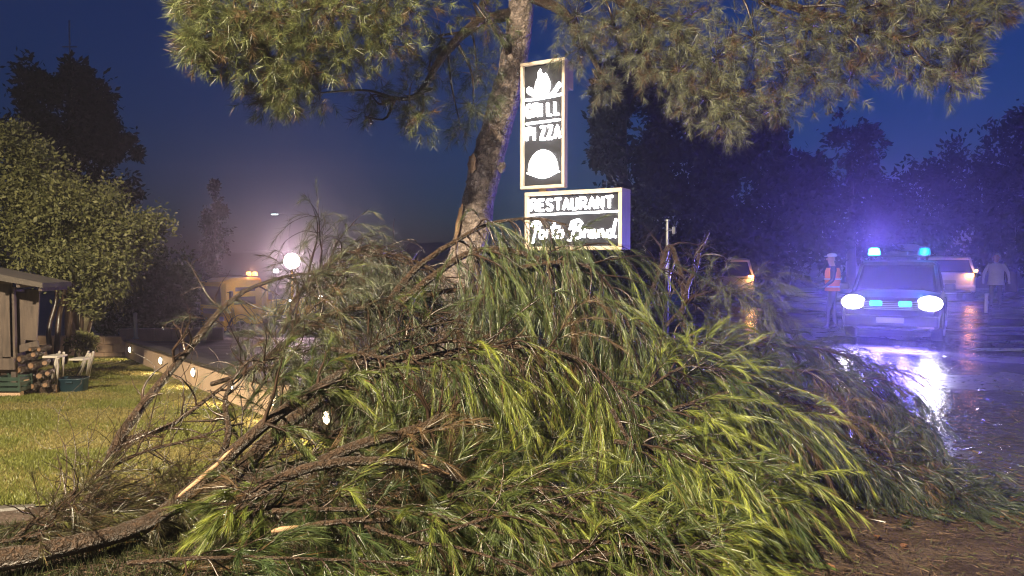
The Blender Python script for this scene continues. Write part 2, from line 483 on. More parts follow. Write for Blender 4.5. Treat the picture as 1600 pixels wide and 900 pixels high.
# far parapet
fw = tag(empty("parapet", (0, 0, 0)), "dim low parapet across the yard in front of the hedge", "wall")
pa, pb = P(188, 532, 20.2), P(350, 530, 20.8)
d = (pb - pa)[:2]; ln = np.linalg.norm(d)
for k in range(6):
    c = pa + (pb - pa) * (k + 0.5) / 6
    box("parapet_stone", (ln / 6 - 0.01, 0.22, 0.34), (c[0], c[1], c[2] + 0.15), M['wall_block'], fw, 0.015, Matrix.Rotation(math.atan2(d[1], d[0]), 3, 'Z'))
pp = P(212, 529, 18.9)
po = tag(empty("steel_post", pp), "slim steel post at the corner of the lamp-lit wall", "post")
cyl("shaft", 0.045, 0.045, 0.62, (0, 0, 0.31), M['steel'], po, n=14)
cyl("cap", 0.055, 0.03, 0.04, (0, 0, 0.64), M['steel'], po, n=14)
cyl("foot", 0.08, 0.08, 0.02, (0, 0, 0.01), M['steel'], po, n=14)

# zebra stripes on the road
for i, v in enumerate((498, 511, 522, 535, 547)):
    y = G(1570, v)[1]; x0 = G(1545 - i * 6, v)[0]
    st = grid_patch("painted_stripe", [(x0, y - 0.22), (x0 + 9, y - 0.5)], [(x0, y + 0.22), (x0 + 9, y + 0.05)], 12, 3, 0.011, M['marking'])
    st.parent = road; del st["kind"]
hb = bmesh.new()
prev = None
hx = np.linspace(-90, 110, 60)
hz = 2.2 + 2.6 * np.exp(-((hx + 18) / 22) ** 2) + 2.0 * np.exp(-((hx - 30) / 30) ** 2) + 1.2 * np.exp(-((hx + 60) / 20) ** 2) + 0.15 * rng.standard_normal(60)
V = []; 
for i, x in enumerate(hx):
    V += [(x, 108, -3.2), (x, 114, hz[i] * 0.8), (x, 122, hz[i]), (x, 138, -3.2)]
V = np.array(V); ix = np.arange(240).reshape(60, 4)
q = np.stack([ix[:-1, :-1], ix[1:, :-1], ix[1:, 1:], ix[:-1, 1:]], -1).reshape(-1, 4)
hill = mk("hills", mesh_np("hills", V, [q], None, True), pm("wooded_hill", (0.02, 0.03, 0.02), (0.035, 0.045, 0.03), 0.5, 0.9, 1.0, 3))
hill["kind"] = "structure"
hb.free()

# ------------------------------------------------------------------ foliage generators
def unit(v): return v / (np.linalg.norm(v, axis=-1, keepdims=True) + 1e-9)

def needles(p0, d, L, droop, f, K, nlen, ang, width, dark, tip, ground=True, sag=0.12, t0=0.06):
    """p0,d (S,3); L,droop,f (S,) -> triangles V,(S*K*3,3), colours"""
    S = len(p0)
    t = rng.uniform(t0, 1.0, (S, K)) ** 0.85
    p = p0[:, None] + d[:, None] * (L[:, None] * t)[..., None]
    p[..., 2] -= droop[:, None] * L[:, None] * t ** 2
    tg = np.broadcast_to(d[:, None], p.shape).copy(); tg[..., 2] -= 2 * droop[:, None] * t
    tg = unit(tg)
    r = rng.standard_normal((S, K, 3)); r -= (r * tg).sum(-1, keepdims=True) * tg; r = unit(r)
    a = ang * (1.25 - 0.75 * t) * rng.uniform(0.6, 1.4, (S, K))
    nd = tg * np.cos(a)[..., None] + r * np.sin(a)[..., None]
    ln = nlen * rng.uniform(0.65, 1.2, (S, K)) * (1.05 - 0.25 * t)
    side = unit(np.cross(nd, rng.standard_normal((S, K, 3)))) * (width * 0.5)
    tipp = p + nd * ln[..., None]; tipp[..., 2] -= sag * ln
    V = np.stack([p - side, p + side, tipp], 2)
    if ground:
        gz = T(V[..., 0], V[..., 1]) + 0.012
        V[..., 2] = np.maximum(V[..., 2], gz + rng.uniform(0, 0.02, gz.shape))
    dark = np.asarray(dark); tip = np.asarray(tip)
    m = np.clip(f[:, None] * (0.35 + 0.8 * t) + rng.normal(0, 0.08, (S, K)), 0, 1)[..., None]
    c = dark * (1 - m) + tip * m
    c[f < 0] = (0.10, 0.066, 0.036)
    c = c * rng.uniform(0.45, 1.6, (S, K, 1))
    dead = rng.random((S, K)) < 0.03
    c[dead] = (0.16, 0.08, 0.03)
    C = np.repeat(c[:, :, None, :], 3, 2)
    return V.reshape(-1, 3), C.reshape(-1, 3)

def tri_mesh(name, Vs, Cs):
    V = np.concatenate(Vs); C = np.concatenate(Cs)
    return mesh_np(name, V, [np.arange(len(V)).reshape(-1, 3)], C)

def grow(p, d, L, droop, wob, n=8, lift=0.0, ground=True):
    pts = [np.array(p, float)]; d = np.array(d, float); d /= np.linalg.norm(d) + 1e-9
    st = L / n
    for i in range(n):
        d = d + np.array([0, 0, -droop + lift]) / n + wob * rng.standard_normal(3) / math.sqrt(n)
        d /= np.linalg.norm(d) + 1e-9
        q = pts[-1] + d * st
        if ground:
            gz = float(T(q[0], q[1])) + 0.02
            if q[2] < gz: q[2] = gz + 0.01; d[2] = max(d[2], 0.02)
        pts.append(q)
    return np.array(pts)

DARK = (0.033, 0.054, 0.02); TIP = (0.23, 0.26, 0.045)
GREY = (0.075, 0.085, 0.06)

_bm = bmesh.new(); bmesh.ops.create_icosphere(_bm, subdivisions=1, radius=1.0)
_bm.verts.ensure_lookup_table(); ICO_V = np.array([v.co[:] for v in _bm.verts]); ICO_F = np.array([[v.index for v in f.verts] for f in _bm.faces]); _bm.free()
def drop_mesh(pts):
    n = len(pts); r = rng.uniform(0.0022, 0.0048, (n, 1, 1))
    V = (pts[:, None, :] + ICO_V[None] * r * np.array([1, 1, 1.25])).reshape(-1, 3)
    F = (ICO_F[None] + (np.arange(n) * len(ICO_V))[:, None, None]).reshape(-1, 3)
    return mesh_np("water_drops", V, [F], None, True)

def bough(name, label, pts, r0, r1, nside=14, slen=(0.5, 0.9), bias=(0, 0, 0), tmin=0.15, droop=0.7, nsh=7, shl=(0.25, 0.42),
          K=130, nlen=0.15, ang=0.36, sdroop=0.5, f=(0.2, 0.8), dark=DARK, tip=TIP, width=0.0026, ndc=50, cat="branch",
          raw=None, curly=0.0, bare=False, group=None, sub=0, limb_mat=None, fan=1.15, lift=0.0, drops=60):
    """one fallen bough: limb, twigs, needles. pts = [(u,v,Y)...]"""
    sp = spline([P(*p) for p in pts], ndc // 2)
    gz = T(sp[:, 0], sp[:, 1]) + np.linspace(r0, r1, len(sp)) * 0.6
    sp[:, 2] = np.maximum(sp[:, 2], gz)
    n = len(sp)
    e = tag(empty(name, sp[0]), label, cat, group)
    org = sp[0].copy()
    rad = r0 + (r1 - r0) * np.linspace(0, 1, n) ** 0.8
    wobn = np.cumsum(rng.normal(0, 0.004, (n, 3)), axis=0); wobn -= np.linspace(0, 1, n)[:, None] * wobn[-1]
    sp2 = sp + wobn * min(1, r0 * 20)
    tb = Tubes(); tb.add(sp2 - org, rad, 9 if r0 > 0.03 else 6, 0.05)
    mk("limb", tb.mesh("limb"), limb_mat or M['bark'], e)
    tg = unit(np.gradient(sp, axis=0))
    tw = Tubes(); stt = Tubes(); P0 = []; D = []; LL = []; DR = []; FF = []
    bias = np.array(bias, float)
    for k in range(nside):
        t = tmin + (1 - tmin) * (k + rng.uniform(0, 1)) / nside
        i = min(int(t * (n - 1)), n - 1)
        r = rng.standard_normal(3); r[2] *= 0.6
        r -= (r @ tg[i]) * tg[i]; r /= np.linalg.norm(r) + 1e-9
        d = tg[i] * rng.uniform(0.5, 1.0) + r * fan * rng.uniform(0.5, 1.1) + bias
        L = rng.uniform(*slen) * (1.0 - 0.35 * t)
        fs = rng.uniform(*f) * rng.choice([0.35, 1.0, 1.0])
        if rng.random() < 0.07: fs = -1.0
        br = grow(sp[i], d, L, droop * rng.uniform(0.25, 1.25), 0.26 + curly, 8, lift)
        rr = min(rad[i] * 0.55, 0.014) * np.linspace(1, 0.3, len(br))
        tw.add(br - org, np.maximum(rr, 0.0022), 4, 0, False)
        bt = unit(np.gradient(br, axis=0))
        for s in range(sub):
            j = rng.integers(1, len(br) - 1)
            r = rng.standard_normal(3); r -= (r @ bt[j]) * bt[j]; r = unit(r)
            b2 = grow(br[j], bt[j] * 0.7 + r * 0.9, L * rng.uniform(0.3, 0.7), droop, 0.3 + curly, 6, lift)
            tw.add(b2 - org, np.linspace(max(rr[j] * 0.6, 0.0025), 0.0016, len(b2)), 3, 0, False)
            if not bare:
                P0.append(b2[-2]); D.append(unit(b2[-1] - b2[-2])); LL.append(rng.uniform(*shl) * 0.8); DR.append(sdroop * rng.uniform(0.4, 1.3)); FF.append(fs)
        if bare: continue
        for s in range(nsh):
            tt = 0.25 + 0.75 * (s + rng.uniform(0, 0.8)) / nsh
            j = min(int(tt * (len(br) - 1)), len(br) - 1)
            r = rng.standard_normal(3); r -= (r @ bt[j]) * bt[j]; r = unit(r)
            dd = unit(bt[j] * rng.uniform(0.7, 1.1) + r * rng.uniform(0.2, 0.9))
            if s == nsh - 1: dd = bt[-1]; j = len(br) - 1
            P0.append(br[j]); D.append(dd); LL.append(rng.uniform(*shl)); DR.append(sdroop * rng.uniform(0.2, 1.4)); FF.append(fs if fs < 0 else float(np.clip(fs + rng.normal(0, .1), 0, 1)))
    if nside: 
        o = mk("twigs", tw.mesh("twigs"), M['twig'], e); o["kind"] = "stuff"
    if P0 and K:
        P0 = np.array(P0); D = np.array(D); LL = np.array(LL); DR = np.array(DR); FF = np.array(FF)
        ts = np.linspace(0, 1, 4)
        for k in range(len(P0)):
            st = P0[k] + D[k] * (LL[k] * ts)[:, None]; st[:, 2] -= DR[k] * LL[k] * ts ** 2
            st[:, 2] = np.maximum(st[:, 2], T(st[:, 0], st[:, 1]) + .015)
            stt.add(st - org, np.array([.0028, .0022, .0016, .001]), 3, 0, False)
        if 1:
            o = mk("shoot_stems", stt.mesh("shoot_stems"), M['twig'], e); o["kind"] = "stuff"
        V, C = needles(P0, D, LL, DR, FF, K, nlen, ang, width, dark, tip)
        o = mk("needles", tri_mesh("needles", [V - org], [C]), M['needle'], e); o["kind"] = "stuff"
        if drops:
            tips = V[2::3]; pk = tips[rng.integers(0, len(tips), drops)] - org
            o = mk("water_drops", drop_mesh(pk), M['drop'], e); o["kind"] = "stuff"
    if raw:
        for (ta, tb_, off, w) in raw:
            ia, ib = int(ta * (n - 1)), int(tb_ * (n - 1))
            seg = sp2[ia:ib + 1] + np.array(off) * rad[ia:ib + 1, None]
            t2 = Tubes(); t2.add(seg - org, rad[ia:ib + 1] * w * np.sin(np.linspace(0.15, math.pi - 0.15, ib - ia + 1)) ** 0.6, 7, 0.1)
            mk("torn_wood", t2.mesh("torn_wood"), M['wood_raw'], e)
    return e

# ================================================================== FALLEN PINE BOUGHS
# heavy limbs at the left
bough("fallen_limb", "thick fallen pine stem slanting up to the right with a pale torn streak", [(-40, 884, 3.75), (100, 852, 3.95), (215, 822, 4.2), (270, 785, 4.3), (330, 735, 4.5), (420, 655, 4.8), (520, 590, 5.2), (600, 545, 5.6), (690, 500, 6.0)], 0.062, 0.028, 14, (0.4, 0.8), tmin=0.6, K=70, nsh=5, f=(0.1, 0.6), ndc=80,
      raw=[(0.39, 0.58, (-0.05, -0.72, 0.52), 0.36), (0.64, 0.66, (0, -0.6, 0.4), 0.6)])
bough("fallen_limb", "reddish brown limb running parallel below the torn stem", [(340, 770, 4.9), (420, 690, 5.1), (500, 628, 5.4), (560, 592, 5.7), (650, 560, 6.0)], 0.06, 0.035, 9, (0.3, 0.7), K=100, f=(0, 0.4))
bough("leaning_branch", "dark bare branch leaning up from the kerb across the lawn and truck", [(140, 800, 4.9), (165, 735, 5.0), (190, 680, 5.1), (240, 612, 5.3), (290, 550, 5.5), (345, 482, 5.7), (400, 446, 5.9), (470, 428, 6.1), (545, 432, 6.3)], 0.05, 0.008, 12, (0.3, 0.7), tmin=0.2, bare=True, curly=0.25, sub=3, droop=0.3)
bough("leaning_branch", "thin bare branch forking off over the wall lamps", [(185, 690, 5.1), (260, 668, 5.2), (330, 618, 5.3), (400, 570, 5.4), (470, 545, 5.5)], 0.022, 0.01, 12, (0.25, 0.6), bare=True, curly=0.3, sub=3, droop=0.2)
bough("leaning_branch", "crooked upright stick standing before the nearest wall lamps", [(345, 715, 4.9), (358, 670, 4.95), (352, 625, 5.0), (372, 585, 5.05), (400, 555, 5.1)], 0.028, 0.01, 8, (0.2, 0.5), bare=True, curly=0.3, sub=2, droop=0.1)
bough("curved_limb", "smooth bowed grey limb arching through the middle of the heap", [(395, 775, 4.2), (430, 750, 4.25), (490, 727, 4.3), (560, 718, 4.35), (640, 722, 4.4), (710, 745, 4.45), (760, 760, 4.45)], 0.036, 0.022, 7, (0.3, 0.6), tmin=0.6, K=90, f=(0.1, 0.6), raw=[(0.72, 0.86, (0, -0.6, 0.5), 0.5)])
bough("broken_limb", "dark limb ending in a spray of dead twigs at the centre", [(500, 722, 4.6), (560, 697, 4.65), (620, 680, 4.7), (670, 660, 4.75), (710, 642, 4.8)], 0.04, 0.028, 14, (0.25, 0.5), tmin=0.7, bare=True, curly=0.2, sub=3, droop=0.1)
bough("split_stick", "split stick with a pale splintered end among the needles", [(425, 833, 3.95), (480, 822, 3.98), (540, 815, 4.0), (610, 812, 4.05)], 0.022, 0.014, 4, (0.2, 0.4), tmin=0.6, K=70, nsh=4, f=(0, 0.5), raw=[(0.0, 0.28, (0, -0.5, 0.7), 0.8)])
bough("fallen_stick", "straight brown stick lying above the split one", [(425, 800, 4.1), (500, 797, 4.12), (580, 795, 4.15)], 0.018, 0.012, 3, (0.2, 0.4), K=60, nsh=3)
bough("fallen_stick", "long thin stick slanting down to the bottom edge", [(570, 822, 3.75), (640, 845, 3.72), (720, 858, 3.7), (790, 880, 3.66), (840, 905, 3.62)], 0.011, 0.007, 7, (0.2, 0.4), bare=True, sub=1)
bough("fallen_stick", "brown stick slanting through the drooping green sprays", [(955, 640, 4.6), (985, 690, 4.5), (1015, 740, 4.42), (1040, 790, 4.35)], 0.016, 0.01, 6, (0.25, 0.45), K=110, f=(0.4, 0.9))
bough("fallen_stick", "long thin stick under the bottom green sprays", [(860, 845, 3.85), (960, 850, 3.83), (1060, 872, 3.8), (1160, 880, 3.8)], 0.013, 0.008, 5, (0.2, 0.4), bare=True)

# arching top boughs
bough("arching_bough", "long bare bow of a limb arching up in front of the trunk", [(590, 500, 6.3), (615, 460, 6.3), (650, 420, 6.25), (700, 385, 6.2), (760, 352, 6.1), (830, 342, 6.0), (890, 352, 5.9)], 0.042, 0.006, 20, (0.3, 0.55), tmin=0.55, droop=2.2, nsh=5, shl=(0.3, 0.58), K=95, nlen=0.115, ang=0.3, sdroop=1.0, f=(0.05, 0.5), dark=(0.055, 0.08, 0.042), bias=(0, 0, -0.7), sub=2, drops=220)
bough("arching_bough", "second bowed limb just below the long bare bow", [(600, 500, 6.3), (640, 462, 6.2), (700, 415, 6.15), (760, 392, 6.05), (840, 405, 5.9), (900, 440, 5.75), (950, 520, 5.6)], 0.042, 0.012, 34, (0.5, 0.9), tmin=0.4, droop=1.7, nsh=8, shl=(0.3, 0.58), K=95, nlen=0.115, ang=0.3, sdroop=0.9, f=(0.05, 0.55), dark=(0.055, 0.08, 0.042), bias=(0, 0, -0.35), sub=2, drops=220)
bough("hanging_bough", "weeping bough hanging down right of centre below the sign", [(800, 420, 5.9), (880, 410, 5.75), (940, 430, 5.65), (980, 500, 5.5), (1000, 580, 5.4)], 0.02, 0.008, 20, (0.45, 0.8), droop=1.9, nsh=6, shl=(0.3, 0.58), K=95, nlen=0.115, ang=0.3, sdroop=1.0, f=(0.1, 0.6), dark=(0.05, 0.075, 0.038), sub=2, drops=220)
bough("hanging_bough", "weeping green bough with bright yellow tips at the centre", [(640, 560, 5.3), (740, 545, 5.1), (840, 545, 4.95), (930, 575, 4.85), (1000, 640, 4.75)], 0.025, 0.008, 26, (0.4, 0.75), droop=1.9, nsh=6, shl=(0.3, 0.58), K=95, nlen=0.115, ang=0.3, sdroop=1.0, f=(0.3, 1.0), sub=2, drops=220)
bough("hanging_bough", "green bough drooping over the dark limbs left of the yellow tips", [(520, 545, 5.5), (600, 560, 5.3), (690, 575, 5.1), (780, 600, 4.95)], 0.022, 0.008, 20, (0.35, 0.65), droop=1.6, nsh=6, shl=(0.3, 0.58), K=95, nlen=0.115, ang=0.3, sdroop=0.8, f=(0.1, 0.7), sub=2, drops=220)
bough("wet_bough", "glistening grey-green mound of needles beside the truck floodlight", [(440, 520, 7.0), (480, 440, 7.0), (550, 393, 6.9), (640, 405, 6.8), (720, 450, 6.7)], 0.03, 0.012, 44, (0.5, 0.9), droop=1.3, nsh=9, shl=(0.25, 0.42), K=52, nlen=0.11, ang=0.6, sdroop=0.8, f=(0, 0.35), dark=GREY, tip=(0.11, 0.13, 0.06), bias=(0.1, -0.2, 0), sub=2, drops=380)
bough("wet_bough", "dull twiggy needle mass under the glistening mound", [(420, 560, 6.3), (500, 500, 6.3), (590, 480, 6.2), (680, 500, 6.0), (760, 520, 5.8)], 0.03, 0.012, 40, (0.45, 0.85), droop=1.0, nsh=5, shl=(0.22, 0.36), K=52, nlen=0.11, ang=0.6, sdroop=0.7, f=(0, 0.4), dark=(0.06, 0.075, 0.045), tip=(0.11, 0.13, 0.05), bias=(0, -0.25, 0), sub=3, curly=0.1, drops=380)
bough("wet_bough", "twiggy needle mass in front of the low wall", [(330, 600, 6.0), (420, 575, 5.9), (500, 580, 5.8), (600, 600, 5.6)], 0.022, 0.01, 26, (0.4, 0.7), droop=0.7, nsh=3, shl=(0.2, 0.35), K=52, nlen=0.11, ang=0.6, sdroop=0.5, f=(0, 0.3), dark=GREY, sub=4, curly=0.2, drops=380)
# right-hand sprays
SPR = dict(nsh=6, shl=(0.22, 0.5), K=100, nlen=0.1, ang=0.34, width=0.0026, sub=1)
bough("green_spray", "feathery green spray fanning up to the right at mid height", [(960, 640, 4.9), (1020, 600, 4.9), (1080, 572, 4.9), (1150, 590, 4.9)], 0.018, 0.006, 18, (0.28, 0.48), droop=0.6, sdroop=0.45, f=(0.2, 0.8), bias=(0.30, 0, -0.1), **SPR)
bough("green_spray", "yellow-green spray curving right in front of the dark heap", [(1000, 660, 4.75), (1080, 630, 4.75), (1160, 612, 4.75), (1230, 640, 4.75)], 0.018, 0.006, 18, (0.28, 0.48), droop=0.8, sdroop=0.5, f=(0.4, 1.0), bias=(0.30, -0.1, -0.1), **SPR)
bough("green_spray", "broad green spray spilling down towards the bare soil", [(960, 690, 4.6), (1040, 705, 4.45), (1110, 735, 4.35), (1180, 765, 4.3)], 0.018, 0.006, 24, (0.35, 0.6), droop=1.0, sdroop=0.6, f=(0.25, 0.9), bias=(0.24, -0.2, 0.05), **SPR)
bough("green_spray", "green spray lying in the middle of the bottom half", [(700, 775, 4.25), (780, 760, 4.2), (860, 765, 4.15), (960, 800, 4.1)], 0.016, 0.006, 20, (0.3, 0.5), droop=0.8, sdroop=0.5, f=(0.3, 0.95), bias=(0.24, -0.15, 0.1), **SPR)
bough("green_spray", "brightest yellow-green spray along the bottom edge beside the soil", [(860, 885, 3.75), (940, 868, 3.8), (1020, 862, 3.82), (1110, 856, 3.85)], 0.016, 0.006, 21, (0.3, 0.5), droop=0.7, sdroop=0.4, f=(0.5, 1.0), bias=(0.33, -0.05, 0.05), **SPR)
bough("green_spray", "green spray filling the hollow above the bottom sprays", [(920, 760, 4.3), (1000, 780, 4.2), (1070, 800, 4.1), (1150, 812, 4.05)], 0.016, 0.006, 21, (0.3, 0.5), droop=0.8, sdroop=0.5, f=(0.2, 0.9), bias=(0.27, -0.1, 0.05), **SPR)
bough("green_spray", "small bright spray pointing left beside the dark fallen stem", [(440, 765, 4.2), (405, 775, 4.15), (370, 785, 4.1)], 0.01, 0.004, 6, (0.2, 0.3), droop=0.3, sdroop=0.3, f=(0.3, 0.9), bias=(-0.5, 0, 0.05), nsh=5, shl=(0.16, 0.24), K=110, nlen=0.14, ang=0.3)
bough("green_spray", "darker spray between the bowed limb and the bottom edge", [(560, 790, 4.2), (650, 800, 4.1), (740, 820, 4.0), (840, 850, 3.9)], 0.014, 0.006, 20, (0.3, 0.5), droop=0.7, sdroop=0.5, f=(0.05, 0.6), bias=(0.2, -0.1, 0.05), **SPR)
bough("green_spray", "dark needle litter-strewn spray along the bottom left edge", [(200, 880, 3.8), (340, 870, 3.75), (480, 872, 3.7), (640, 880, 3.7)], 0.014, 0.006, 20, (0.25, 0.45), droop=0.6, sdroop=0.4, f=(0.0, 0.35), nsh=5, shl=(0.2, 0.35), K=90, nlen=0.14, ang=0.4)
# dark heap towards the police car
HP = dict(nsh=8, shl=(0.18, 0.36), K=55, nlen=0.105, ang=0.5, width=0.0034, sub=2)
SHADE_DARK = (0.028, 0.04, 0.027); SHADE_TIP = (0.075, 0.092, 0.045)  # needle colours darkened to stand in for the lamp's falloff over this heap
bough("heaped_bough", "dark bough draped over the crest of the heap before the police car", [(1000, 560, 6.9), (1100, 545, 7.0), (1220, 540, 7.1), (1330, 560, 6.9), (1420, 620, 6.5)], 0.03, 0.01, 46, (0.3, 0.52), droop=0.9, sdroop=0.6, f=(0, 0.5), dark=SHADE_DARK, tip=SHADE_TIP, bias=(0.1, -0.2, -0.3), **HP)
bough("heaped_bough", "blue-tinged bough sliding down to the wet road", [(1190, 575, 6.2), (1310, 590, 6.2), (1400, 650, 5.9), (1480, 740, 5.5)], 0.025, 0.008, 46, (0.3, 0.52), droop=1.0, sdroop=0.6, f=(0, 0.5), dark=SHADE_DARK, tip=SHADE_TIP, bias=(0.2, -0.2, -0.3), **HP)
bough("heaped_bough", "dark green bough above the bare soil patch", [(1090, 660, 5.4), (1200, 655, 5.35), (1300, 695, 5.2), (1390, 745, 5.1)], 0.025, 0.008, 46, (0.3, 0.52), droop=1.0, sdroop=0.6, f=(0.05, 0.55), dark=SHADE_DARK, tip=SHADE_TIP, bias=(0.15, -0.2, -0.3), **HP)
bough("heaped_bough", "long pale-tipped bough reaching furthest out over the road edge", [(1310, 680, 5.6), (1380, 710, 5.4), (1440, 750, 5.2), (1490, 785, 5.1)], 0.02, 0.006, 30, (0.35, 0.6), droop=0.8, sdroop=0.5, f=(0.1, 0.6), dark=SHADE_DARK, tip=SHADE_TIP, bias=(0.3, -0.1, -0.3), **HP)
bough("heaped_bough", "needle mass behind the green sprays at mid right", [(980, 620, 5.8), (1080, 600, 5.8), (1180, 610, 5.6), (1280, 650, 5.4)], 0.025, 0.01, 40, (0.3, 0.52), droop=0.8, sdroop=0.6, f=(0, 0.5), dark=SHADE_DARK, tip=SHADE_TIP, bias=(0.1, -0.2, -0.3), **HP)
bough("heaped_bough", "far needle heap at the foot of the sign and trunk", [(760, 560, 7.6), (860, 540, 7.6), (960, 530, 7.6), (1080, 530, 7.6), (1200, 545, 7.6)], 0.03, 0.012, 46, (0.3, 0.52), droop=0.7, sdroop=0.5, f=(0, 0.4), dark=SHADE_DARK, tip=SHADE_TIP, bias=(0, 0, -0.35), **HP)
# broken-up back branches
bough("bent_branch", "bare branch bent over like a hoop beside the sign post", [(985, 520, 8.0), (1010, 480, 8.0), (1035, 415, 8.0), (1048, 385, 8.0), (1060, 412, 7.95), (1068, 450, 7.9), (1068, 520, 7.8)], 0.03, 0.03, 14, (0.4, 0.8), bare=True, sub=3, curly=0.2, droop=0.7)
bough("bent_branch", "forked bare stub sticking up beside the hooped branch", [(1062, 500, 7.8), (1075, 445, 7.8), (1088, 420, 7.8), (1093, 395, 7.8)], 0.03, 0.018, 12, (0.4, 0.8), bare=True, sub=3, curly=0.2, droop=0.7)
bough("bent_branch", "bare twiggy branch bowing down to the road before the parked cars", [(1040, 510, 7.8), (1090, 462, 7.8), (1150, 458, 7.8), (1195, 478, 7.8), (1222, 520, 7.8)], 0.022, 0.008, 26, (0.4, 0.8), K=45, nsh=4, shl=(0.2, 0.3), nlen=0.12, ang=0.5, f=(0, 0.3), dark=GREY, sub=3, curly=0.2, droop=0.8)
bough("bent_branch", "dark knotted branch crossing behind the weeping boughs", [(640, 470, 6.5), (720, 452, 6.3), (800, 470, 6.2), (860, 500, 6.1), (900, 540, 6.0)], 0.025, 0.014, 10, (0.3, 0.6), bare=True, sub=2, droop=0.6)
bough("dark_spray", "dark needles packed under the bowed limb", [(330, 800, 4.6), (430, 790, 4.6), (540, 770, 4.6), (650, 760, 4.6), (760, 770, 4.5)], 0.014, 0.008, 40, (0.3, 0.55), droop=0.5, nsh=5, shl=(0.2, 0.32), K=80, nlen=0.14, ang=0.45, sdroop=0.3, f=(0, 0.3), dark=(0.025, 0.035, 0.018), sub=2, curly=0.15, drops=30)
bough("dark_spray", "dark twiggy needles behind the bowed limb", [(420, 740, 5.0), (520, 700, 5.1), (620, 690, 5.1), (740, 680, 5.0), (860, 690, 4.9)], 0.014, 0.008, 40, (0.3, 0.6), droop=0.6, nsh=5, shl=(0.2, 0.35), K=75, nlen=0.14, ang=0.45, sdroop=0.4, f=(0, 0.3), dark=(0.028, 0.036, 0.02), sub=3, curly=0.2, drops=30)
bough("bare_tangle", "dead twigs matted in the hollow between stem and bowed limb", [(300, 830, 4.2), (400, 800, 4.3), (500, 780, 4.35), (640, 770, 4.4)], 0.014, 0.008, 34, (0.3, 0.6), bare=True, sub=4, curly=0.3, droop=0.3)
for (lb_, pts_) in (("brittle bare twigs over the needle mass below the long bow", [(470, 640, 5.3), (540, 570, 5.5), (620, 520, 5.6), (720, 500, 5.6)]),
                    ("bare reddish twigs across the middle of the weeping boughs", [(600, 560, 5.2), (690, 535, 5.1), (780, 545, 5.0), (850, 590, 4.9)]),
                    ("thin dead twigs over the dark heap by the road", [(1080, 640, 5.4), (1180, 610, 5.4), (1300, 650, 5.3), (1400, 720, 5.2)]),
                    ("dead twigs lying across the bottom sprays", [(700, 830, 3.9), (820, 800, 3.95), (960, 830, 3.9), (1080, 880, 3.75)]),
                    ("fine wet twigs over the glistening mound", [(430, 500, 6.5), (500, 430, 6.5), (590, 400, 6.5), (680, 430, 6.4)])):
    bough("bare_tangle", lb_, pts_, 0.013, 0.006, 26, (0.3, 0.65), bare=True, sub=4, curly=0.22, droop=0.5)
bough("dark_spray", "dark dead needles and twigs along the foot of the fallen stem", [(-20, 850, 4.2), (80, 830, 4.3), (180, 800, 4.45), (300, 770, 4.6)], 0.012, 0.008, 34, (0.25, 0.5), droop=0.5, nsh=5, shl=(0.2, 0.3), K=60, nlen=0.12, ang=0.5, sdroop=0.3, f=(0, 0.12), dark=(0.03, 0.024, 0.014), sub=3, curly=0.2, drops=20)
bough("bare_tangle", "black twigs piled in front of the kerb stones", [(10, 830, 4.5), (110, 800, 4.7), (220, 775, 4.9), (330, 740, 5.2)], 0.014, 0.008, 34, (0.3, 0.6), bare=True, sub=4, curly=0.3, droop=0.3)
# tangles of bare twigs over the lawn edge
bough("bare_tangle", "tangle of bare twigs spread over the lawn before the torn stem", [(70, 820, 4.6), (130, 765, 4.7), (200, 715, 4.8), (280, 690, 4.9), (380, 660, 5.0)], 0.014, 0.008, 24, (0.4, 0.9), bare=True, sub=4, curly=0.3, droop=0.15, lift=0.3)
bough("bare_tangle", "thin curling twigs at the far left over the kerb", [(20, 845, 4.3), (75, 800, 4.4), (140, 750, 4.6), (180, 700, 4.8)], 0.016, 0.006, 18, (0.3, 0.7), bare=True, sub=3, curly=0.35, droop=0.2, lift=0.3)
bough("bare_tangle", "mat of dead twigs between the torn stem and the bowed limb", [(300, 760, 4.6), (400, 730, 4.8), (500, 690, 5.0), (620, 640, 5.2)], 0.016, 0.008, 30, (0.4, 0.8), bare=True, sub=4, curly=0.3, droop=0.4)
bough("bare_tangle", "bristling twigs and sparse needles below the truck", [(380, 640, 5.6), (430, 570, 5.7), (470, 500, 5.8), (540, 440, 5.9)], 0.018, 0.008, 26, (0.35, 0.7), K=40, nsh=3, shl=(0.2, 0.3), nlen=0.12, ang=0.5, f=(0, 0.3), dark=GREY, sub=3, curly=0.25, droop=0.4)

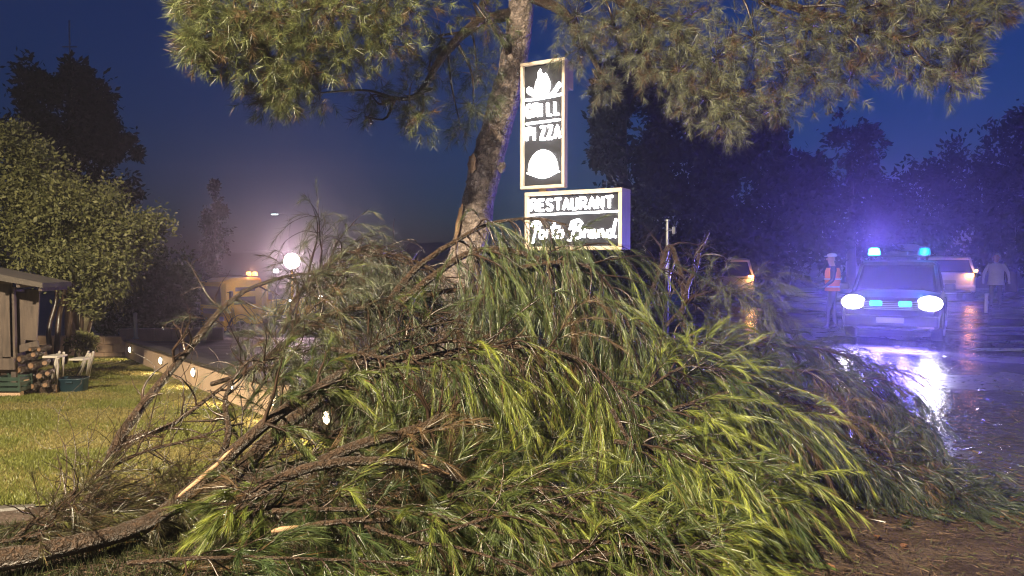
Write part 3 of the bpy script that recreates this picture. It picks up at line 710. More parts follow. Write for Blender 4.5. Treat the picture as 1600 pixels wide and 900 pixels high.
# ================================================================== STANDING PINE
pine_base = P(705, 470, 9.2); pine_base[2] = float(T(pine_base[0], 9.2)) - 0.05
tp = [pine_base, P(712, 470, 9.2), P(735, 380, 9.2), P(748, 310, 9.2), P(766, 235, 9.2), P(790, 150, 9.2), P(806, 80, 9.2), P(815, 0, 9.2), P(818, -120, 9.3), P(812, -260, 9.4)]
pine = tag(empty("pine_tree", pine_base), "standing pine with a leaning trunk behind the lit sign", "tree")
tsp = spline(tp, 60)
trd = np.interp(np.linspace(0, 1, 60), [0, 0.08, 0.3, 0.6, 1], [0.30, 0.24, 0.20, 0.175, 0.12])
tb = Tubes(); tb.add(tsp - pine_base, trd, 20, 0.045)
mk("trunk", tb.mesh("trunk"), M['bark_trunk'], pine)
def blob(name, c, r, mat, parent, org, rot=0.0, n=12):
    bm = bmesh.new(); bmesh.ops.create_uvsphere(bm, u_segments=n, v_segments=8, radius=1.0)
    for v in bm.verts:
        k = 1 + 0.12 * math.sin(v.co.x * 5 + v.co.z * 7)
        v.co = Vector((v.co.x * r[0] * k, v.co.y * r[1], v.co.z * r[2] * k))
    bmesh.ops.rotate(bm, verts=bm.verts[:], matrix=Matrix.Rotation(rot, 3, 'Y'))
    for v in bm.verts: v.co += Vector(tuple(c - org))
    return mk(name, me_bm(name, bm, True), mat, parent)
blob("branch_wound", P(737, 257, 9.03), (0.05, 0.05, 0.125), M['wood_raw'], pine, pine_base, 0.06)
blob("branch_knot", P(784, 262, 9.05), (0.05, 0.05, 0.07), M['bark_trunk'], pine, pine_base, 0.3)
blob("torn_strip", P(716, 350, 9.02), (0.03, 0.03, 0.24), M['wood_raw'], pine, pine_base, 0.18)
blob("branch_collar", P(740, 285, 9.05), (0.09, 0.08, 0.14), M['bark_trunk'], pine, pine_base, 0.1)
tb = Tubes(); tb.add(spline([P(797, 85, 9.1), P(785, 60, 8.9), P(768, 35, 8.7), P(752, 5, 8.5)], 14) - pine_base, np.linspace(0.055, 0.035, 14), 8, 0.05)
mk("broken_stub", tb.mesh("broken_stub"), M['bark'], pine)

# clumps: u, v, Y, radius(px), number of shoots, brightness
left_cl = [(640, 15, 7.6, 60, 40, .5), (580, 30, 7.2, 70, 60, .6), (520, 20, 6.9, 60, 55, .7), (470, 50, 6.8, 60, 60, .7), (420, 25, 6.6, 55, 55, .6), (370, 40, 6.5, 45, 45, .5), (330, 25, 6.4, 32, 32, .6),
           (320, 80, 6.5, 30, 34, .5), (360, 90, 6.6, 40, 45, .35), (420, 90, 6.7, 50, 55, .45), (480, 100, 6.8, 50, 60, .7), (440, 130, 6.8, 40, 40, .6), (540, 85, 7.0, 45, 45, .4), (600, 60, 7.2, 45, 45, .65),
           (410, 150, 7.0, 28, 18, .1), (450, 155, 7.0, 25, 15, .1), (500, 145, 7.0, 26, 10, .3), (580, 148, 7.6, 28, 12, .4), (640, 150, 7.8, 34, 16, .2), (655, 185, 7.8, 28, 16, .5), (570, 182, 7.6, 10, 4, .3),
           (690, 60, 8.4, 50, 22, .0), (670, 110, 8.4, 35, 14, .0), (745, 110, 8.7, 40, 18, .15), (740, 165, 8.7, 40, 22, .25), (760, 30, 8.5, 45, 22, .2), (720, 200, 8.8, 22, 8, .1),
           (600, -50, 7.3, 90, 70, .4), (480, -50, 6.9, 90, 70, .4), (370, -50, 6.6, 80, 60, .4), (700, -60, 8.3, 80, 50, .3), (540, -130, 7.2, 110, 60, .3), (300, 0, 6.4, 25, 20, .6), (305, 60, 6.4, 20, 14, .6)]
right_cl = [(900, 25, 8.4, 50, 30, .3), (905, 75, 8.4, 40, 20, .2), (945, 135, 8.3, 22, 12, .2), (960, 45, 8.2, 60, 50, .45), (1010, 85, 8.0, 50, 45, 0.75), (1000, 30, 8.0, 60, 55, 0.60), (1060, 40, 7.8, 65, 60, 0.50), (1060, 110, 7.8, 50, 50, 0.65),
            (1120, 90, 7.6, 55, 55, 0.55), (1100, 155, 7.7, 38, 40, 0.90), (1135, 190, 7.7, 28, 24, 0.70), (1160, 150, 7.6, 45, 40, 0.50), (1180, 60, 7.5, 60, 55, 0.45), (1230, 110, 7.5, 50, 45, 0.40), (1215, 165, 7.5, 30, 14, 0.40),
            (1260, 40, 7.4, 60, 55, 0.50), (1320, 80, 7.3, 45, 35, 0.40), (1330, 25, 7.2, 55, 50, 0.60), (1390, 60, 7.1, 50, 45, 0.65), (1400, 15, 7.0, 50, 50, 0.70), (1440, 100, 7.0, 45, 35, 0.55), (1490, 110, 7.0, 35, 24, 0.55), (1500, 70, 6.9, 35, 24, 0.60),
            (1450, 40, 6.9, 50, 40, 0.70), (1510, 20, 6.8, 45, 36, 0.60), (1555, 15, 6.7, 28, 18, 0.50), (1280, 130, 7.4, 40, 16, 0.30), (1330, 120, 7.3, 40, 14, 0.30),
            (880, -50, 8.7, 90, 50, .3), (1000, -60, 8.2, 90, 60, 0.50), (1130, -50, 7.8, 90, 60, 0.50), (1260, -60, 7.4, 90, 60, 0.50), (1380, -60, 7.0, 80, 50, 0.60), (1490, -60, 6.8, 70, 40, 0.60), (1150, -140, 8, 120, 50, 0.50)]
CD = (0.05, 0.06, 0.028); CT = (0.15, 0.17, 0.06)
for side, cl in (("l", left_cl), ("r", right_cl)):
    tw = Tubes(); P0 = []; D = []; LL = []; DR = []; FF = []
    limb_root = tsp[52 if side == "l" else 49]
    # carrying limbs
    lim = [[(780, -60, 9.3), (690, -70, 8.6), (590, -30, 7.6), (480, 10, 7.0), (380, 40, 6.7), (315, 75, 6.5)],
           [(800, 20, 9.2), (740, 40, 8.8), (690, 90, 8.3), (650, 150, 7.9), (590, 150, 7.6)]] if side == "l" else \
          [[(815, -40, 9.3), (920, -20, 8.5), (1040, 40, 7.9), (1110, 120, 7.7), (1135, 185, 7.7)],
           [(818, -90, 9.3), (960, -80, 8.4), (1150, -20, 7.7), (1300, 30, 7.3), (1420, 60, 7.0), (1540, 20, 6.8)],
           [(818, -10, 9.2), (880, 20, 8.7), (920, 80, 8.4), (948, 135, 8.3)]]
    carriers = []
    for lp_ in lim:
        s = spline([P(*p) for p in lp_], 30)
        carriers.append(s)
        t2 = Tubes(); t2.add(s - pine_base, np.linspace(0.075, 0.014, 30), 8, 0.05)
        mk("limb", t2.mesh("limb"), M['bark'], pine)
    allc = np.concatenate(carriers)
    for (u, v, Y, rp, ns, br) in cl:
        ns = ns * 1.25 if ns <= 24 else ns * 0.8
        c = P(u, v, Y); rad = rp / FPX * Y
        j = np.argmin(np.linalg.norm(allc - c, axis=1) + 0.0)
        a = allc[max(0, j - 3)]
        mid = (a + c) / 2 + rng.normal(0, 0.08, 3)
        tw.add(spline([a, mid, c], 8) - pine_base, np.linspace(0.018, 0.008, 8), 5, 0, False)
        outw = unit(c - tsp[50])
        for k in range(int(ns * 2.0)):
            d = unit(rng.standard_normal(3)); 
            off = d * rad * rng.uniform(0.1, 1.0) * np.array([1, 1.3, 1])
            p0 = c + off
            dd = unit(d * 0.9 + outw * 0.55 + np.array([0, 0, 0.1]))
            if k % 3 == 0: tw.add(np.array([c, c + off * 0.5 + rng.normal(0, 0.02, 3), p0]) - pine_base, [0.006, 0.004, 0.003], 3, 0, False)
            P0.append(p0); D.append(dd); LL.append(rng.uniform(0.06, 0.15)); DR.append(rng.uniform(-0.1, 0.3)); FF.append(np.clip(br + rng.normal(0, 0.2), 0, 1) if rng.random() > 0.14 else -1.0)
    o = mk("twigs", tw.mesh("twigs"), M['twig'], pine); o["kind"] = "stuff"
    V, C = needles(np.array(P0), np.array(D), np.array(LL), np.array(DR), np.array(FF), 42 if side == 'l' else 50, 0.13, 0.95, 0.0034, CD if side == 'l' else (0.065, 0.072, 0.05), CT if side == 'l' else (0.19, 0.2, 0.11), ground=False, sag=0.05)  # right side's needle colours lightened where the lamp light falls short
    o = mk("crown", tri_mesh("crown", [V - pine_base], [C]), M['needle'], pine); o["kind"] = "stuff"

# ================================================================== SIGN
SA = R(30)
def sign_frame(parent, cx, cz, w, h, depth, bw=0.05):
    """open-fronted timber box; local x along the face, y into the sign"""
    for nm, sz, lc in (("frame_board", (w, depth, bw), (cx, depth / 2, cz + h / 2 - bw / 2)), ("frame_board", (w, depth, bw), (cx, depth / 2, cz - h / 2 + bw / 2)),
                       ("frame_board", (bw, depth - 0.004, h - 2 * bw - 0.002), (cx - w / 2 + bw / 2, depth / 2, cz)), ("frame_board", (bw, depth - 0.004, h - 2 * bw - 0.002), (cx + w / 2 - bw / 2, depth / 2, cz))):
        box(nm, sz, lc, M['timber'], parent, 0.004)
    box("panel", (w - 2 * bw - 0.004, 0.012, h - 2 * bw - 0.004), (cx, 0.05, cz), M['panel'], parent, 0)
STROKE = {
 'R': [[(0, 0), (0, 1), (.6, 1), (.75, .78), (.6, .52), (0, .52)], [(.35, .52), (.78, 0)]], 'E': [[(.7, 0), (0, 0), (0, 1), (.7, 1)], [(0, .52), (.6, .52)]],
 'S': [[(.72, .85), (.5, 1), (.15, .97), (0, .77), (.15, .58), (.6, .45), (.75, .25), (.6, .04), (.2, 0), (0, .15)]], 'T': [[(0, 1), (.8, 1)], [(.4, 1), (.4, 0)]],
 'A': [[(0, 0), (.4, 1), (.8, 0)], [(.15, .35), (.65, .35)]], 'U': [[(0, 1), (0, .25), (.15, .03), (.55, .03), (.7, .25), (.7, 1)]], 'N': [[(0, 0), (0, 1), (.7, 0), (.7, 1)]],
 'G': [[(.72, .82), (.5, 1), (.18, .97), (0, .7), (0, .3), (.18, .03), (.55, .03), (.73, .2), (.73, .46), (.42, .46)]], 'I': [[(.1, 0), (.1, 1)]], 'L': [[(0, 1), (0, 0), (.6, 0)]],
 'P': [[(0, 0), (0, 1), (.6, 1), (.75, .76), (.6, .5), (0, .5)]], 'Z': [[(0, 1), (.7, 1), (0, 0), (.7, 0)]],
}
def strokes_mesh(name, strokes, r, parent):
    tb = Tubes()
    for s in strokes:
        s = np.array(s, float)
        seg = []
        for a, b in zip(s[:-1], s[1:]):
            k = max(2, int(np.linalg.norm(b - a) / 0.02))
            seg.append(a + (b - a) * np.linspace(0, 1, k, endpoint=False)[:, None])
        p = np.concatenate(seg + [s[-1:]])
        p3 = np.stack([p[:, 0], np.full(len(p), 0.028), p[:, 1]], 1)
        tb.add(p3, r, 8)
    return mk(name, tb.mesh(name), M['sign_light'], parent)
def word(name, txt, x0, z0, w, h, r, parent):
    n = len(txt); ad = w / n; out = []
    for i, ch in enumerate(txt):
        for s in STROKE[ch]: out.append([(x0 + ad * (i + 0.1) + px * ad * 0.9, z0 + pz * h) for px, pz in s])
    return strokes_mesh(name, out, r, parent)
# lower box
low_c = np.array([0.675, 8.5]); zc = P(895, 344, 8.5)[2]
sg = tag(empty("restaurant_sign", (low_c[0], low_c[1], float(T(*low_c))), -SA), "wide timber-framed sign box reading RESTAURANT in glowing white letters", "sign")
zl = zc - float(T(*low_c))
sign_frame(sg, 0, zl, 1.22, 0.68, 0.27, 0.042)
word("lettering", "RESTAURANT", -0.55, zl + 0.125, 1.06, 0.125, 0.0145, sg)
strokes_mesh("underline", [[(-0.56, zl + 0.075), (0.55, zl + 0.085)]], 0.0105, sg)
# flowing script line
sc_ = [[(0.0, .75), (.05, .95), (.18, 1.0), (.24, .8), (.16, .62), (.05, .6)], [(.12, .95), (.08, .4), (.04, -.1)],
       [(.27, .55), (.2, .4), (.22, .18), (.3, .15), (.34, .35), (.3, .55), (.27, .5)], [(.38, .15), (.4, .55), (.47, .5)],
       [(.6, .98), (.55, .5), (.53, .2), (.6, .12), (.66, .2)], [(.5, .68), (.72, .7)], [(.74, .55), (.67, .4), (.69, .18), (.77, .15), (.81, .35), (.77, .55)],
       [(.98, .55), (1.02, .92), (1.18, 1.02), (1.27, .85), (1.2, .65), (1.06, .58)], [(1.12, .95), (1.06, .4), (.98, .02), (.92, .05)], [(1.06, .58), (1.24, .5), (1.24, .2), (1.1, .08)],
       [(1.32, .15), (1.34, .52), (1.42, .46)], [(1.56, .5), (1.46, .45), (1.44, .2), (1.52, .15), (1.57, .5), (1.57, .2), (1.62, .15)],
       [(1.66, .15), (1.67, .5), (1.7, .45), (1.76, .52), (1.78, .2), (1.84, .15)], [(1.97, .5), (1.88, .45), (1.86, .2), (1.94, .14), (2.0, .4), (2.08, 1.0)], [(2.06, .9), (2.0, .2), (2.08, .16)]]
strokes_mesh("script_lettering", [[(-0.53 + x * 0.512, zl - 0.235 + z * 0.235) for x, z in s] for s in sc_], 0.0145, sg)
box("back_board", (1.13, 0.02, 0.59), (0, 0.255, zl), M['timber'], sg, 0.0)
box("post", (0.1, 0.1, zl + 0.9), (-0.42, 0.33, (zl + 0.9) / 2 - 0.03), M['timber'], sg, 0.008)
box("post", (0.1, 0.1, zl + 0.3), (-0.2, 0.33, (zl + 0.3) / 2 - 0.03), M['timber'], sg, 0.008)
# upper box
up_c = np.array([0.345, 8.675]); zu = P(846, 194, 8.66)[2]
ug = tag(empty("grill_sign", (up_c[0], up_c[1], zu), -SA), "tall timber-framed sign box with glowing dish icons above the wide one", "sign")
uw, uh = 0.575, 1.47
sign_frame(ug, 0, 0, uw, uh, 0.09, 0.035)
box("back_board", (uw - 0.08, 0.02, uh - 0.08), (0, 0.082, 0), M['timber'], ug, 0.0)
box("bracket_block", (0.1, 0.15, 0.32), (uw / 2 - 0.052, 0.17, uh / 2 - 0.17), M['timber'], ug, 0.004)
box("bracket", (0.1, 0.17, 0.5), (-0.04, 0.178, -0.55), M['timber'], ug, 0.004)
def flat_icon(name, poly, parent):
    bm = prism_bm(poly, 'Y', 0.018, 0.04)
    bmesh.ops.triangulate(bm, faces=[f for f in bm.faces if len(f.verts) > 4])
    return mk(name, me_bm(name, bm), M['sign_light'], parent)
flame = [(-0.09, .35), (-.105, .43), (-.09, .5), (-.06, .55), (-.065, .6), (-.035, .645), (-.02, .6), (0.01, .575), (.035, .59), (.06, .545), (.085, .49), (.09, .42), (.065, .36), (0, .33)]
flat_icon("flame_icon", flame, ug)
flat_icon("leaf_icon", [(-.1, .335), (-.15, .35), (-.205, .385), (-.215, .43), (-.185, .455), (-.15, .44), (-.12, .40)], ug)
flat_icon("fork_icon", [(.08, .345), (.115, .36), (.16, .41), (.205, .47), (.215, .455), (.185, .40), (.22, .44), (.23, .43), (.18, .37), (.12, .33)], ug)
strokes_mesh("plate_icon", [[(-.225, .305), (-.1, .305), (0, .31), (.1, .315), (.235, .325)], [(-.08, .325), (.08, .33)]], 0.016, ug)
word("lettering", "GRILL", -0.225, 0.105, 0.46, 0.14, 0.0165, ug)
strokes_mesh("bar_icon", [[(-.22, .03), (.22, .04)]], 0.014, ug)
word("lettering", "PIZZA", -0.225, -0.165, 0.46, 0.14, 0.0165, ug)
piz = [(0.19 * math.cos(a), -0.525 + 0.235 * math.sin(a)) for a in np.linspace(0, math.pi, 22)]
flat_icon("pizza_icon", piz, ug)
flat_icon("bowl_icon", [(-.215, -.545), (-.21, -.555), (-.1, -.575), (-.06, -.61), (0, -.62), (.06, -.61), (.1, -.575), (.21, -.555), (.215, -.545)], ug)

# thin road sign pole behind the hooped branch
b = G(1042, 470); b = np.array([P(1042, 455, 10.5)[0], 10.5, 0.0])
sp_ = tag(empty("signal_pole", b), "thin grey steel pole with small clamps behind the hooped branch", "pole")
cyl("shaft", 0.024, 0.02, 2.25, (0, 0, 1.125), M['steel'], sp_, n=12)
cyl("clamp", 0.035, 0.035, 0.025, (0, 0, 1.85), M['steel'], sp_, n=12)
cyl("clamp", 0.04, 0.04, 0.02, (0, 0, 2.24), M['steel'], sp_, n=12)
box("junction_box", (0.04, 0.05, 0.1), (0.09, 0, 2.1), M['steel'], sp_, 0.006)
box("arm", (0.09, 0.015, 0.015), (0.05, 0, 2.1), M['steel'], sp_, 0.002)

# ================================================================== BROADLEAF TREES AND HEDGES
def leaf_cloud(lobes, size, dark, light, seed, clump=36, sig=0.35, aspect=0.45):
    r = np.random.default_rng(seed)
    Vs = []; Cs = []
    for (c, rad, n) in lobes:
        c = np.array(c); rad = np.array(rad)
        m = max(1, n // clump)
        d = r.standard_normal((m, 3)); d /= np.linalg.norm(d, axis=1)[:, None]
        nsub = 9
        ds = r.standard_normal((nsub, 3)); ds /= np.linalg.norm(ds, axis=1)[:, None]
        subc = c + ds * rad * r.uniform(0.35, 1.0, (nsub, 1))
        cc = subc[r.integers(0, nsub, m)] + d * rad * r.uniform(0.05, 0.5, (m, 1)) * np.array([1, 1, 1.25])
        tone = np.clip(r.normal(0.4, 0.28, m), 0, 1)
        p = np.repeat(cc, clump, 0) + r.standard_normal((m * clump, 3)) * rad.mean() * sig * 0.42
        dr = r.standard_normal(p.shape); dr[:, 2] -= 0.3
        outv = p - c
        dr = dr + 0.8 * outv / (np.linalg.norm(outv, axis=1)[:, None] + 1e-6); dr /= np.linalg.norm(dr, axis=1)[:, None]
        s = np.cross(dr, r.standard_normal(p.shape)); s /= np.linalg.norm(s, axis=1)[:, None]
        ln = size * r.uniform(0.6, 1.25, (len(p), 1))
        V = np.stack([p, p + dr * ln * 0.5 + s * ln * aspect * 0.5, p + dr * ln, p + dr * ln * 0.5 - s * ln * aspect * 0.5], 1)
        t = np.clip(np.repeat(tone, clump) + r.normal(0, 0.15, len(p)), 0, 1)[:, None]
        col = (np.array(dark) * (1 - t) + np.array(light) * t)
        Vs.append(V.reshape(-1, 3)); Cs.append(np.repeat(col, 4, 0))
    return np.concatenate(Vs), np.concatenate(Cs)

def tree(name, label, base, stems, lobes, size, dark, light, seed, group=None, cat="tree", mat='leaf', bark='twig', **k):
    e = tag(empty(name, base), label, cat, group)
    b = np.array(base)
    for (pts, r0, r1) in stems:
        tb = Tubes(); tb.add(spline(pts, 18) - b, np.linspace(r0, r1, 18), 8, 0.05)
        mk("trunk", tb.mesh("trunk"), M[bark], e)
    V, C = leaf_cloud(lobes, size, dark, light, seed, **k)
    o = mk("crown", mesh_np("crown", V - b, [np.arange(len(V)).reshape(-1, 4)], C), M[mat], e)
    o["kind"] = "stuff"
    return e

# lit multi-stemmed tree at the left
TY = 14.0
def tl(u, v, Y, rx, rz, n, ry=None): 
    s = Y / FPX
    return (P(u, v, Y), (rx * s, (ry or rx) * s, rz * s), n)
tb0 = G(110, 572)
tb0 = np.array([P(105, 560, TY)[0], TY, float(T(P(105, 560, TY)[0], TY))])
stems = [([P(88, 566, TY - .3), P(92, 500, TY), P(100, 450, TY), P(80, 380, TY)], 0.06, 0.03), ([P(100, 568, TY), P(108, 520, TY), P(112, 460, TY), P(110, 380, TY)], 0.055, 0.03),
         ([P(82, 570, TY - .4), P(76, 520, TY - .2), P(88, 470, TY), P(86, 440, TY), P(60, 330, TY)], 0.05, 0.025), ([P(118, 566, TY), P(126, 520, TY), P(135, 450, TY), P(170, 380, TY)], 0.05, 0.025),
         ([P(130, 560, TY + .2), P(140, 510, TY), P(160, 460, TY), P(200, 410, TY)], 0.04, 0.02)]
tree("garden_tree", "lamp-lit broadleaf garden tree with several thin stems beside the shed", tb0, stems,
     [tl(30, 240, TY, 45, 45, 2720), tl(60, 290, TY, 70, 55, 6120), tl(20, 340, TY, 70, 70, 6120), tl(110, 340, TY, 80, 60, 7480), tl(170, 370, TY, 70, 50, 6460), tl(210, 365, TY, 42, 36, 3060), tl(100, 400, TY, 95, 45, 7140), tl(190, 410, TY, 60, 42, 4420),
      tl(40, 400, TY, 70, 40, 4420), tl(170, 445, TY, 45, 30, 2210), tl(140, 480, TY, 24, 30, 850), tl(130, 540, TY - .2, 30, 16, 850), tl(15, 210, TY, 20, 22, 595)],
     0.088, (0.06, 0.066, 0.024), (0.21, 0.205, 0.08), 11, clump=26, sig=0.3)
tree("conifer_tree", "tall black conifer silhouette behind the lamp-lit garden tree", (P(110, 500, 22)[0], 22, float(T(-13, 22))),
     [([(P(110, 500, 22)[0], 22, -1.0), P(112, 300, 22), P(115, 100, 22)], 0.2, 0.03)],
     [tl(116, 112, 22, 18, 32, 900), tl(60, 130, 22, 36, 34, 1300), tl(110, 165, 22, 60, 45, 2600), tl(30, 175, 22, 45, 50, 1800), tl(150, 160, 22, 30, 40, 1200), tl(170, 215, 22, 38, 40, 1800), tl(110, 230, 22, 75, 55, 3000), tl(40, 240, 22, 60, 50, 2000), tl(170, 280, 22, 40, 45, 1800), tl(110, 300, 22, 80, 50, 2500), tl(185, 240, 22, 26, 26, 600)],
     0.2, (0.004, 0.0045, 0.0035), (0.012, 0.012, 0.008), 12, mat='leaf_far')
hedge_base = P(260, 520, 24); hedge_base[2] = float(T(hedge_base[0], 24)) + 0.3
tree("hedge", "dense dark green hedge behind the yard parapet", hedge_base, [([hedge_base, hedge_base + [0, 0, 1.5]], 0.06, 0.03)],
     [tl(200, 470, 23.5, 40, 60, 2600), tl(245, 450, 24, 45, 60, 3200), tl(268, 470, 24.5, 34, 46, 2300), tl(245, 420, 25, 36, 30, 1400), tl(285, 450, 26, 20, 26, 800), tl(160, 490, 23, 35, 40, 1500), tl(230, 500, 23.5, 60, 25, 1800), tl(275, 500, 24.5, 34, 25, 1400)],
     0.17, (0.02, 0.032, 0.014), (0.05, 0.065, 0.028), 13, cat="hedge", mat="leaf_far")
cb = P(336, 460, 44); cb[2] = -1.2
tree("cypress_tree", "slender dark cypress tip rising behind the hedge", cb, [([cb, P(336, 300, 44)], 0.12, 0.02)],
     [tl(334, 300, 44, 8, 24, 500), tl(335, 330, 44, 15, 26, 800), tl(338, 370, 44, 22, 40, 1300), tl(340, 415, 44, 26, 45, 1400), tl(350, 340, 44, 8, 16, 200)], 0.22, (0.012, 0.016, 0.012), (0.03, 0.036, 0.022), 14, mat='leaf_far')
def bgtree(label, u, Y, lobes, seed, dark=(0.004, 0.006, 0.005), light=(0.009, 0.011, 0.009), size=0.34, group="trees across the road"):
    b_ = P(u, 460, Y); b_[2] = float(T(b_[0], Y))
    top = min(l[1] for l in lobes)
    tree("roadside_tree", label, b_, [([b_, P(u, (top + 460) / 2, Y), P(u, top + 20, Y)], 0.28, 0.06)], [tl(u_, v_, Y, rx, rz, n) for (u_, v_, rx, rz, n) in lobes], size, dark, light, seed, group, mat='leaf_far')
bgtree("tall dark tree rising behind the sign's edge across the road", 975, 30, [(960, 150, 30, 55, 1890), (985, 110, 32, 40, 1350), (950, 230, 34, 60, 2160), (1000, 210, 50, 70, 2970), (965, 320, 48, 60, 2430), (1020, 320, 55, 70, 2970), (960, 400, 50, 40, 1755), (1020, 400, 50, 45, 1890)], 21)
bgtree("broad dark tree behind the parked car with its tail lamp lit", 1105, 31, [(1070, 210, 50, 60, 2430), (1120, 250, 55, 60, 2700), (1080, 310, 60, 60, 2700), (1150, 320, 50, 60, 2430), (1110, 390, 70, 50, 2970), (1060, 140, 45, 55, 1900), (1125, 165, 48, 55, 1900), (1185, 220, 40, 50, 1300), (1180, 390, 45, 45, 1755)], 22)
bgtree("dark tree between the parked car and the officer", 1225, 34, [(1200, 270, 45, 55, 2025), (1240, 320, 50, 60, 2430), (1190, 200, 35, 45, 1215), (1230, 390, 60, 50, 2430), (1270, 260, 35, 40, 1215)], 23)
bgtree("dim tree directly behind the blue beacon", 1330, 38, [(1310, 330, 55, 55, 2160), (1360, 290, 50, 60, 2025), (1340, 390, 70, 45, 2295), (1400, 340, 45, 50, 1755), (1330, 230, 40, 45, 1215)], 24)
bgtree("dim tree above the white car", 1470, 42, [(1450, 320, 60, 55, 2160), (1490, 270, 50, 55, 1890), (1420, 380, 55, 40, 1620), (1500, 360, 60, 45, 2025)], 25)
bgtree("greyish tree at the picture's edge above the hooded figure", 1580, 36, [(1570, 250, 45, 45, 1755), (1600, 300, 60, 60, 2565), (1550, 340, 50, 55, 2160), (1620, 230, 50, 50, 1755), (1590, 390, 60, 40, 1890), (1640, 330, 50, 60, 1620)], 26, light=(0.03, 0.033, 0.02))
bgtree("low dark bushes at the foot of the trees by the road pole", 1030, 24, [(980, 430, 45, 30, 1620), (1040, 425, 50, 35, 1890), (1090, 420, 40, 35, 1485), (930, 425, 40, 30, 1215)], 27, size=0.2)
# pale pruned stump by the block wall
sb = G(125, 548)
st_ = tag(empty("pale_stump", sb), "pale bare stump leaning behind the garden tree stems", "stump")
tb = Tubes(); tb.add(spline([(0, 0, -0.05), (-0.05, 0, 0.35), (0.02, 0, 0.75), (0.12, 0, 1.05), (0.1, 0, 1.15)], 16), np.interp(np.linspace(0, 1, 16), [0, .3, .6, .9, 1], [0.2, 0.2, 0.26, 0.22, 0.06]), 12, 0.05)
mk("stem", tb.mesh("stem"), pm("peeled_wood", (0.5, 0.42, 0.25), (0.4, 0.32, 0.18), 6, 0.6, 0.3, 30), st_)
tb = Tubes(); tb.add(spline([(0.08, 0, 0.85), (0.2, 0, 1.0), (0.26, 0, 1.2)], 8), np.linspace(0.1, 0.06, 8), 8, 0.05)
mk("cut_limb", tb.mesh("cut_limb"), M['bark'], st_)

# ================================================================== SHED CORNER AND CLUTTER
SY = 11.0
def S(u, v, Y=SY): return P(u, v, Y)
sx0 = S(0, 600)[0]; gz = float(T(-7.3, SY))
shed = tag(empty("garden_shed", (S(40, 600)[0], SY, gz)), "weathered grey board shed corner with a dark overhanging roof", "shed")
so = np.array(shed.location); shed.location.x -= 0.1
def sbox(name, u0, u1, v0, v1, Y, th, mat, par=shed, bev=0.006, rot=None):
    a = P(u0, v1, Y) - so; b_ = P(u1, v0, Y) - so; c = (a + b_) / 2
    return box(name, (abs(b_[0] - a[0]), th, abs(b_[2] - a[2])), tuple(c), mat, par, bev, rot)
sbox("wall_board", -60, -16, 432, 585, SY, 0.03, M['board']); sbox("wall_board", -15, 12, 436, 560, SY, 0.03, M['board'])
sbox("wall_board", 12.5, 30, 440, 558, SY + .005, 0.03, M['board'])
sbox("shutter_board", 33, 51, 456, 545, SY + 0.16, 0.03, M['board'], rot=Matrix.Rotation(0.08, 3, 'Y'))
sbox("shutter_board", 52, 70, 452, 532, SY + 0.16, 0.03, M['board'], rot=Matrix.Rotation(0.08, 3, 'Y'))
sbox("shutter_rail", 36, 72, 536, 548, SY + 0.12, 0.03, M['board'], rot=Matrix.Rotation(-0.25, 3, 'Y'))
sbox("lower_board", -60, 34, 560, 578, SY - 0.05, 0.04, M['board'])
sbox("corner_post", 30, 34, 448, 612, SY + 0.02, 0.06, M['board'])
sbox("side_wall", 34, 36, 452, 600, SY + 0.28, 0.4, M['board'])
sbox("back_wall", -60, 66, 452, 600, SY + 0.5, 0.03, M['board'])
sbox("base_plinth", -60, 66, 612, 618, SY + 0.2, 0.7, M['wall_block'])
a, b_ = S(-80, 424, SY - .45) - so, S(74, 450, SY - .45) - so
rf = prism("roof", [(a[0], a[2] + 0.12), (b_[0], b_[2] + 0.07), (b_[0], b_[2]), (a[0], a[2])], 'Y', -0.4, 0.3, M['roof_dark'], shed)
for k in range(5):
    t = k / 4 * 0.92
    p = a * (1 - t) + b_ * t
    box("rafter", (0.05, 0.62, 0.06), (p[0] + 0.05, -0.05, p[2] - 0.04), M['board'], rf, 0.005)
# log stack
r_log = np.random.default_rng(3)
lognames = []
li = 0
spots = [(45, 560, .075), (62, 553, .06), (72, 545, .05), (44, 577, .07), (60, 570, .075), (75, 566, .06), (50, 592, .07), (66, 586, .07), (80, 582, .055), (47, 606, .06), (62, 602, .065), (76, 600, .06), (60, 545, .045)]
loglab = ["firewood log in the second row of the stack, next to the shed post", "firewood log in the second row of the stack, in the middle", "firewood log in the second row of the stack, outer end",
          "firewood log in the third row of the stack, next to the shed post", "firewood log in the third row of the stack, in the middle", "firewood log in the third row of the stack, outer end",
          "firewood log in the fourth row of the stack, next to the shed post", "firewood log in the fourth row of the stack, in the middle", "firewood log in the fourth row of the stack, outer end",
          "firewood log in the bottom row of the stack, next to the shed post", "firewood log in the bottom row of the stack, in the middle", "firewood log in the bottom row of the stack, outer end", "thinnest firewood log lying on top of the stack"]
order = ["top", "upper", "middle", "lower", "bottom"]
rowname = ['shed', 'shed']
for li, (u, v, rr) in enumerate(spots):
    c = P(u - 4, v, SY + 0.12); 
    e = tag(empty("firewood_log", (c[0], c[1], c[2]), r_log.uniform(-.5, .5)), loglab[li], "log", "firewood stacked under the shed")
    L_ = r_log.uniform(0.12, 0.22)
    tb = Tubes(); tb.add(np.array([[0, y, 0.01 * math.sin(y * 9)] for y in np.linspace(-0.1, L_, 6)]), rr * r_log.uniform(.6, .95) * np.array([1, 1.03, .97, 1, 1.02, 1]), 7, 0.16)
    mk("bark", tb.mesh("bark"), M['bark'], e)
    mk("cut_end", me_bm("cut_end", cyl_bm(rr * .58, rr * .58, 0.01, (0, -0.104, 0.0), 'Y', 6)), M['orange_wood'], e)
g1 = G(77, 615)
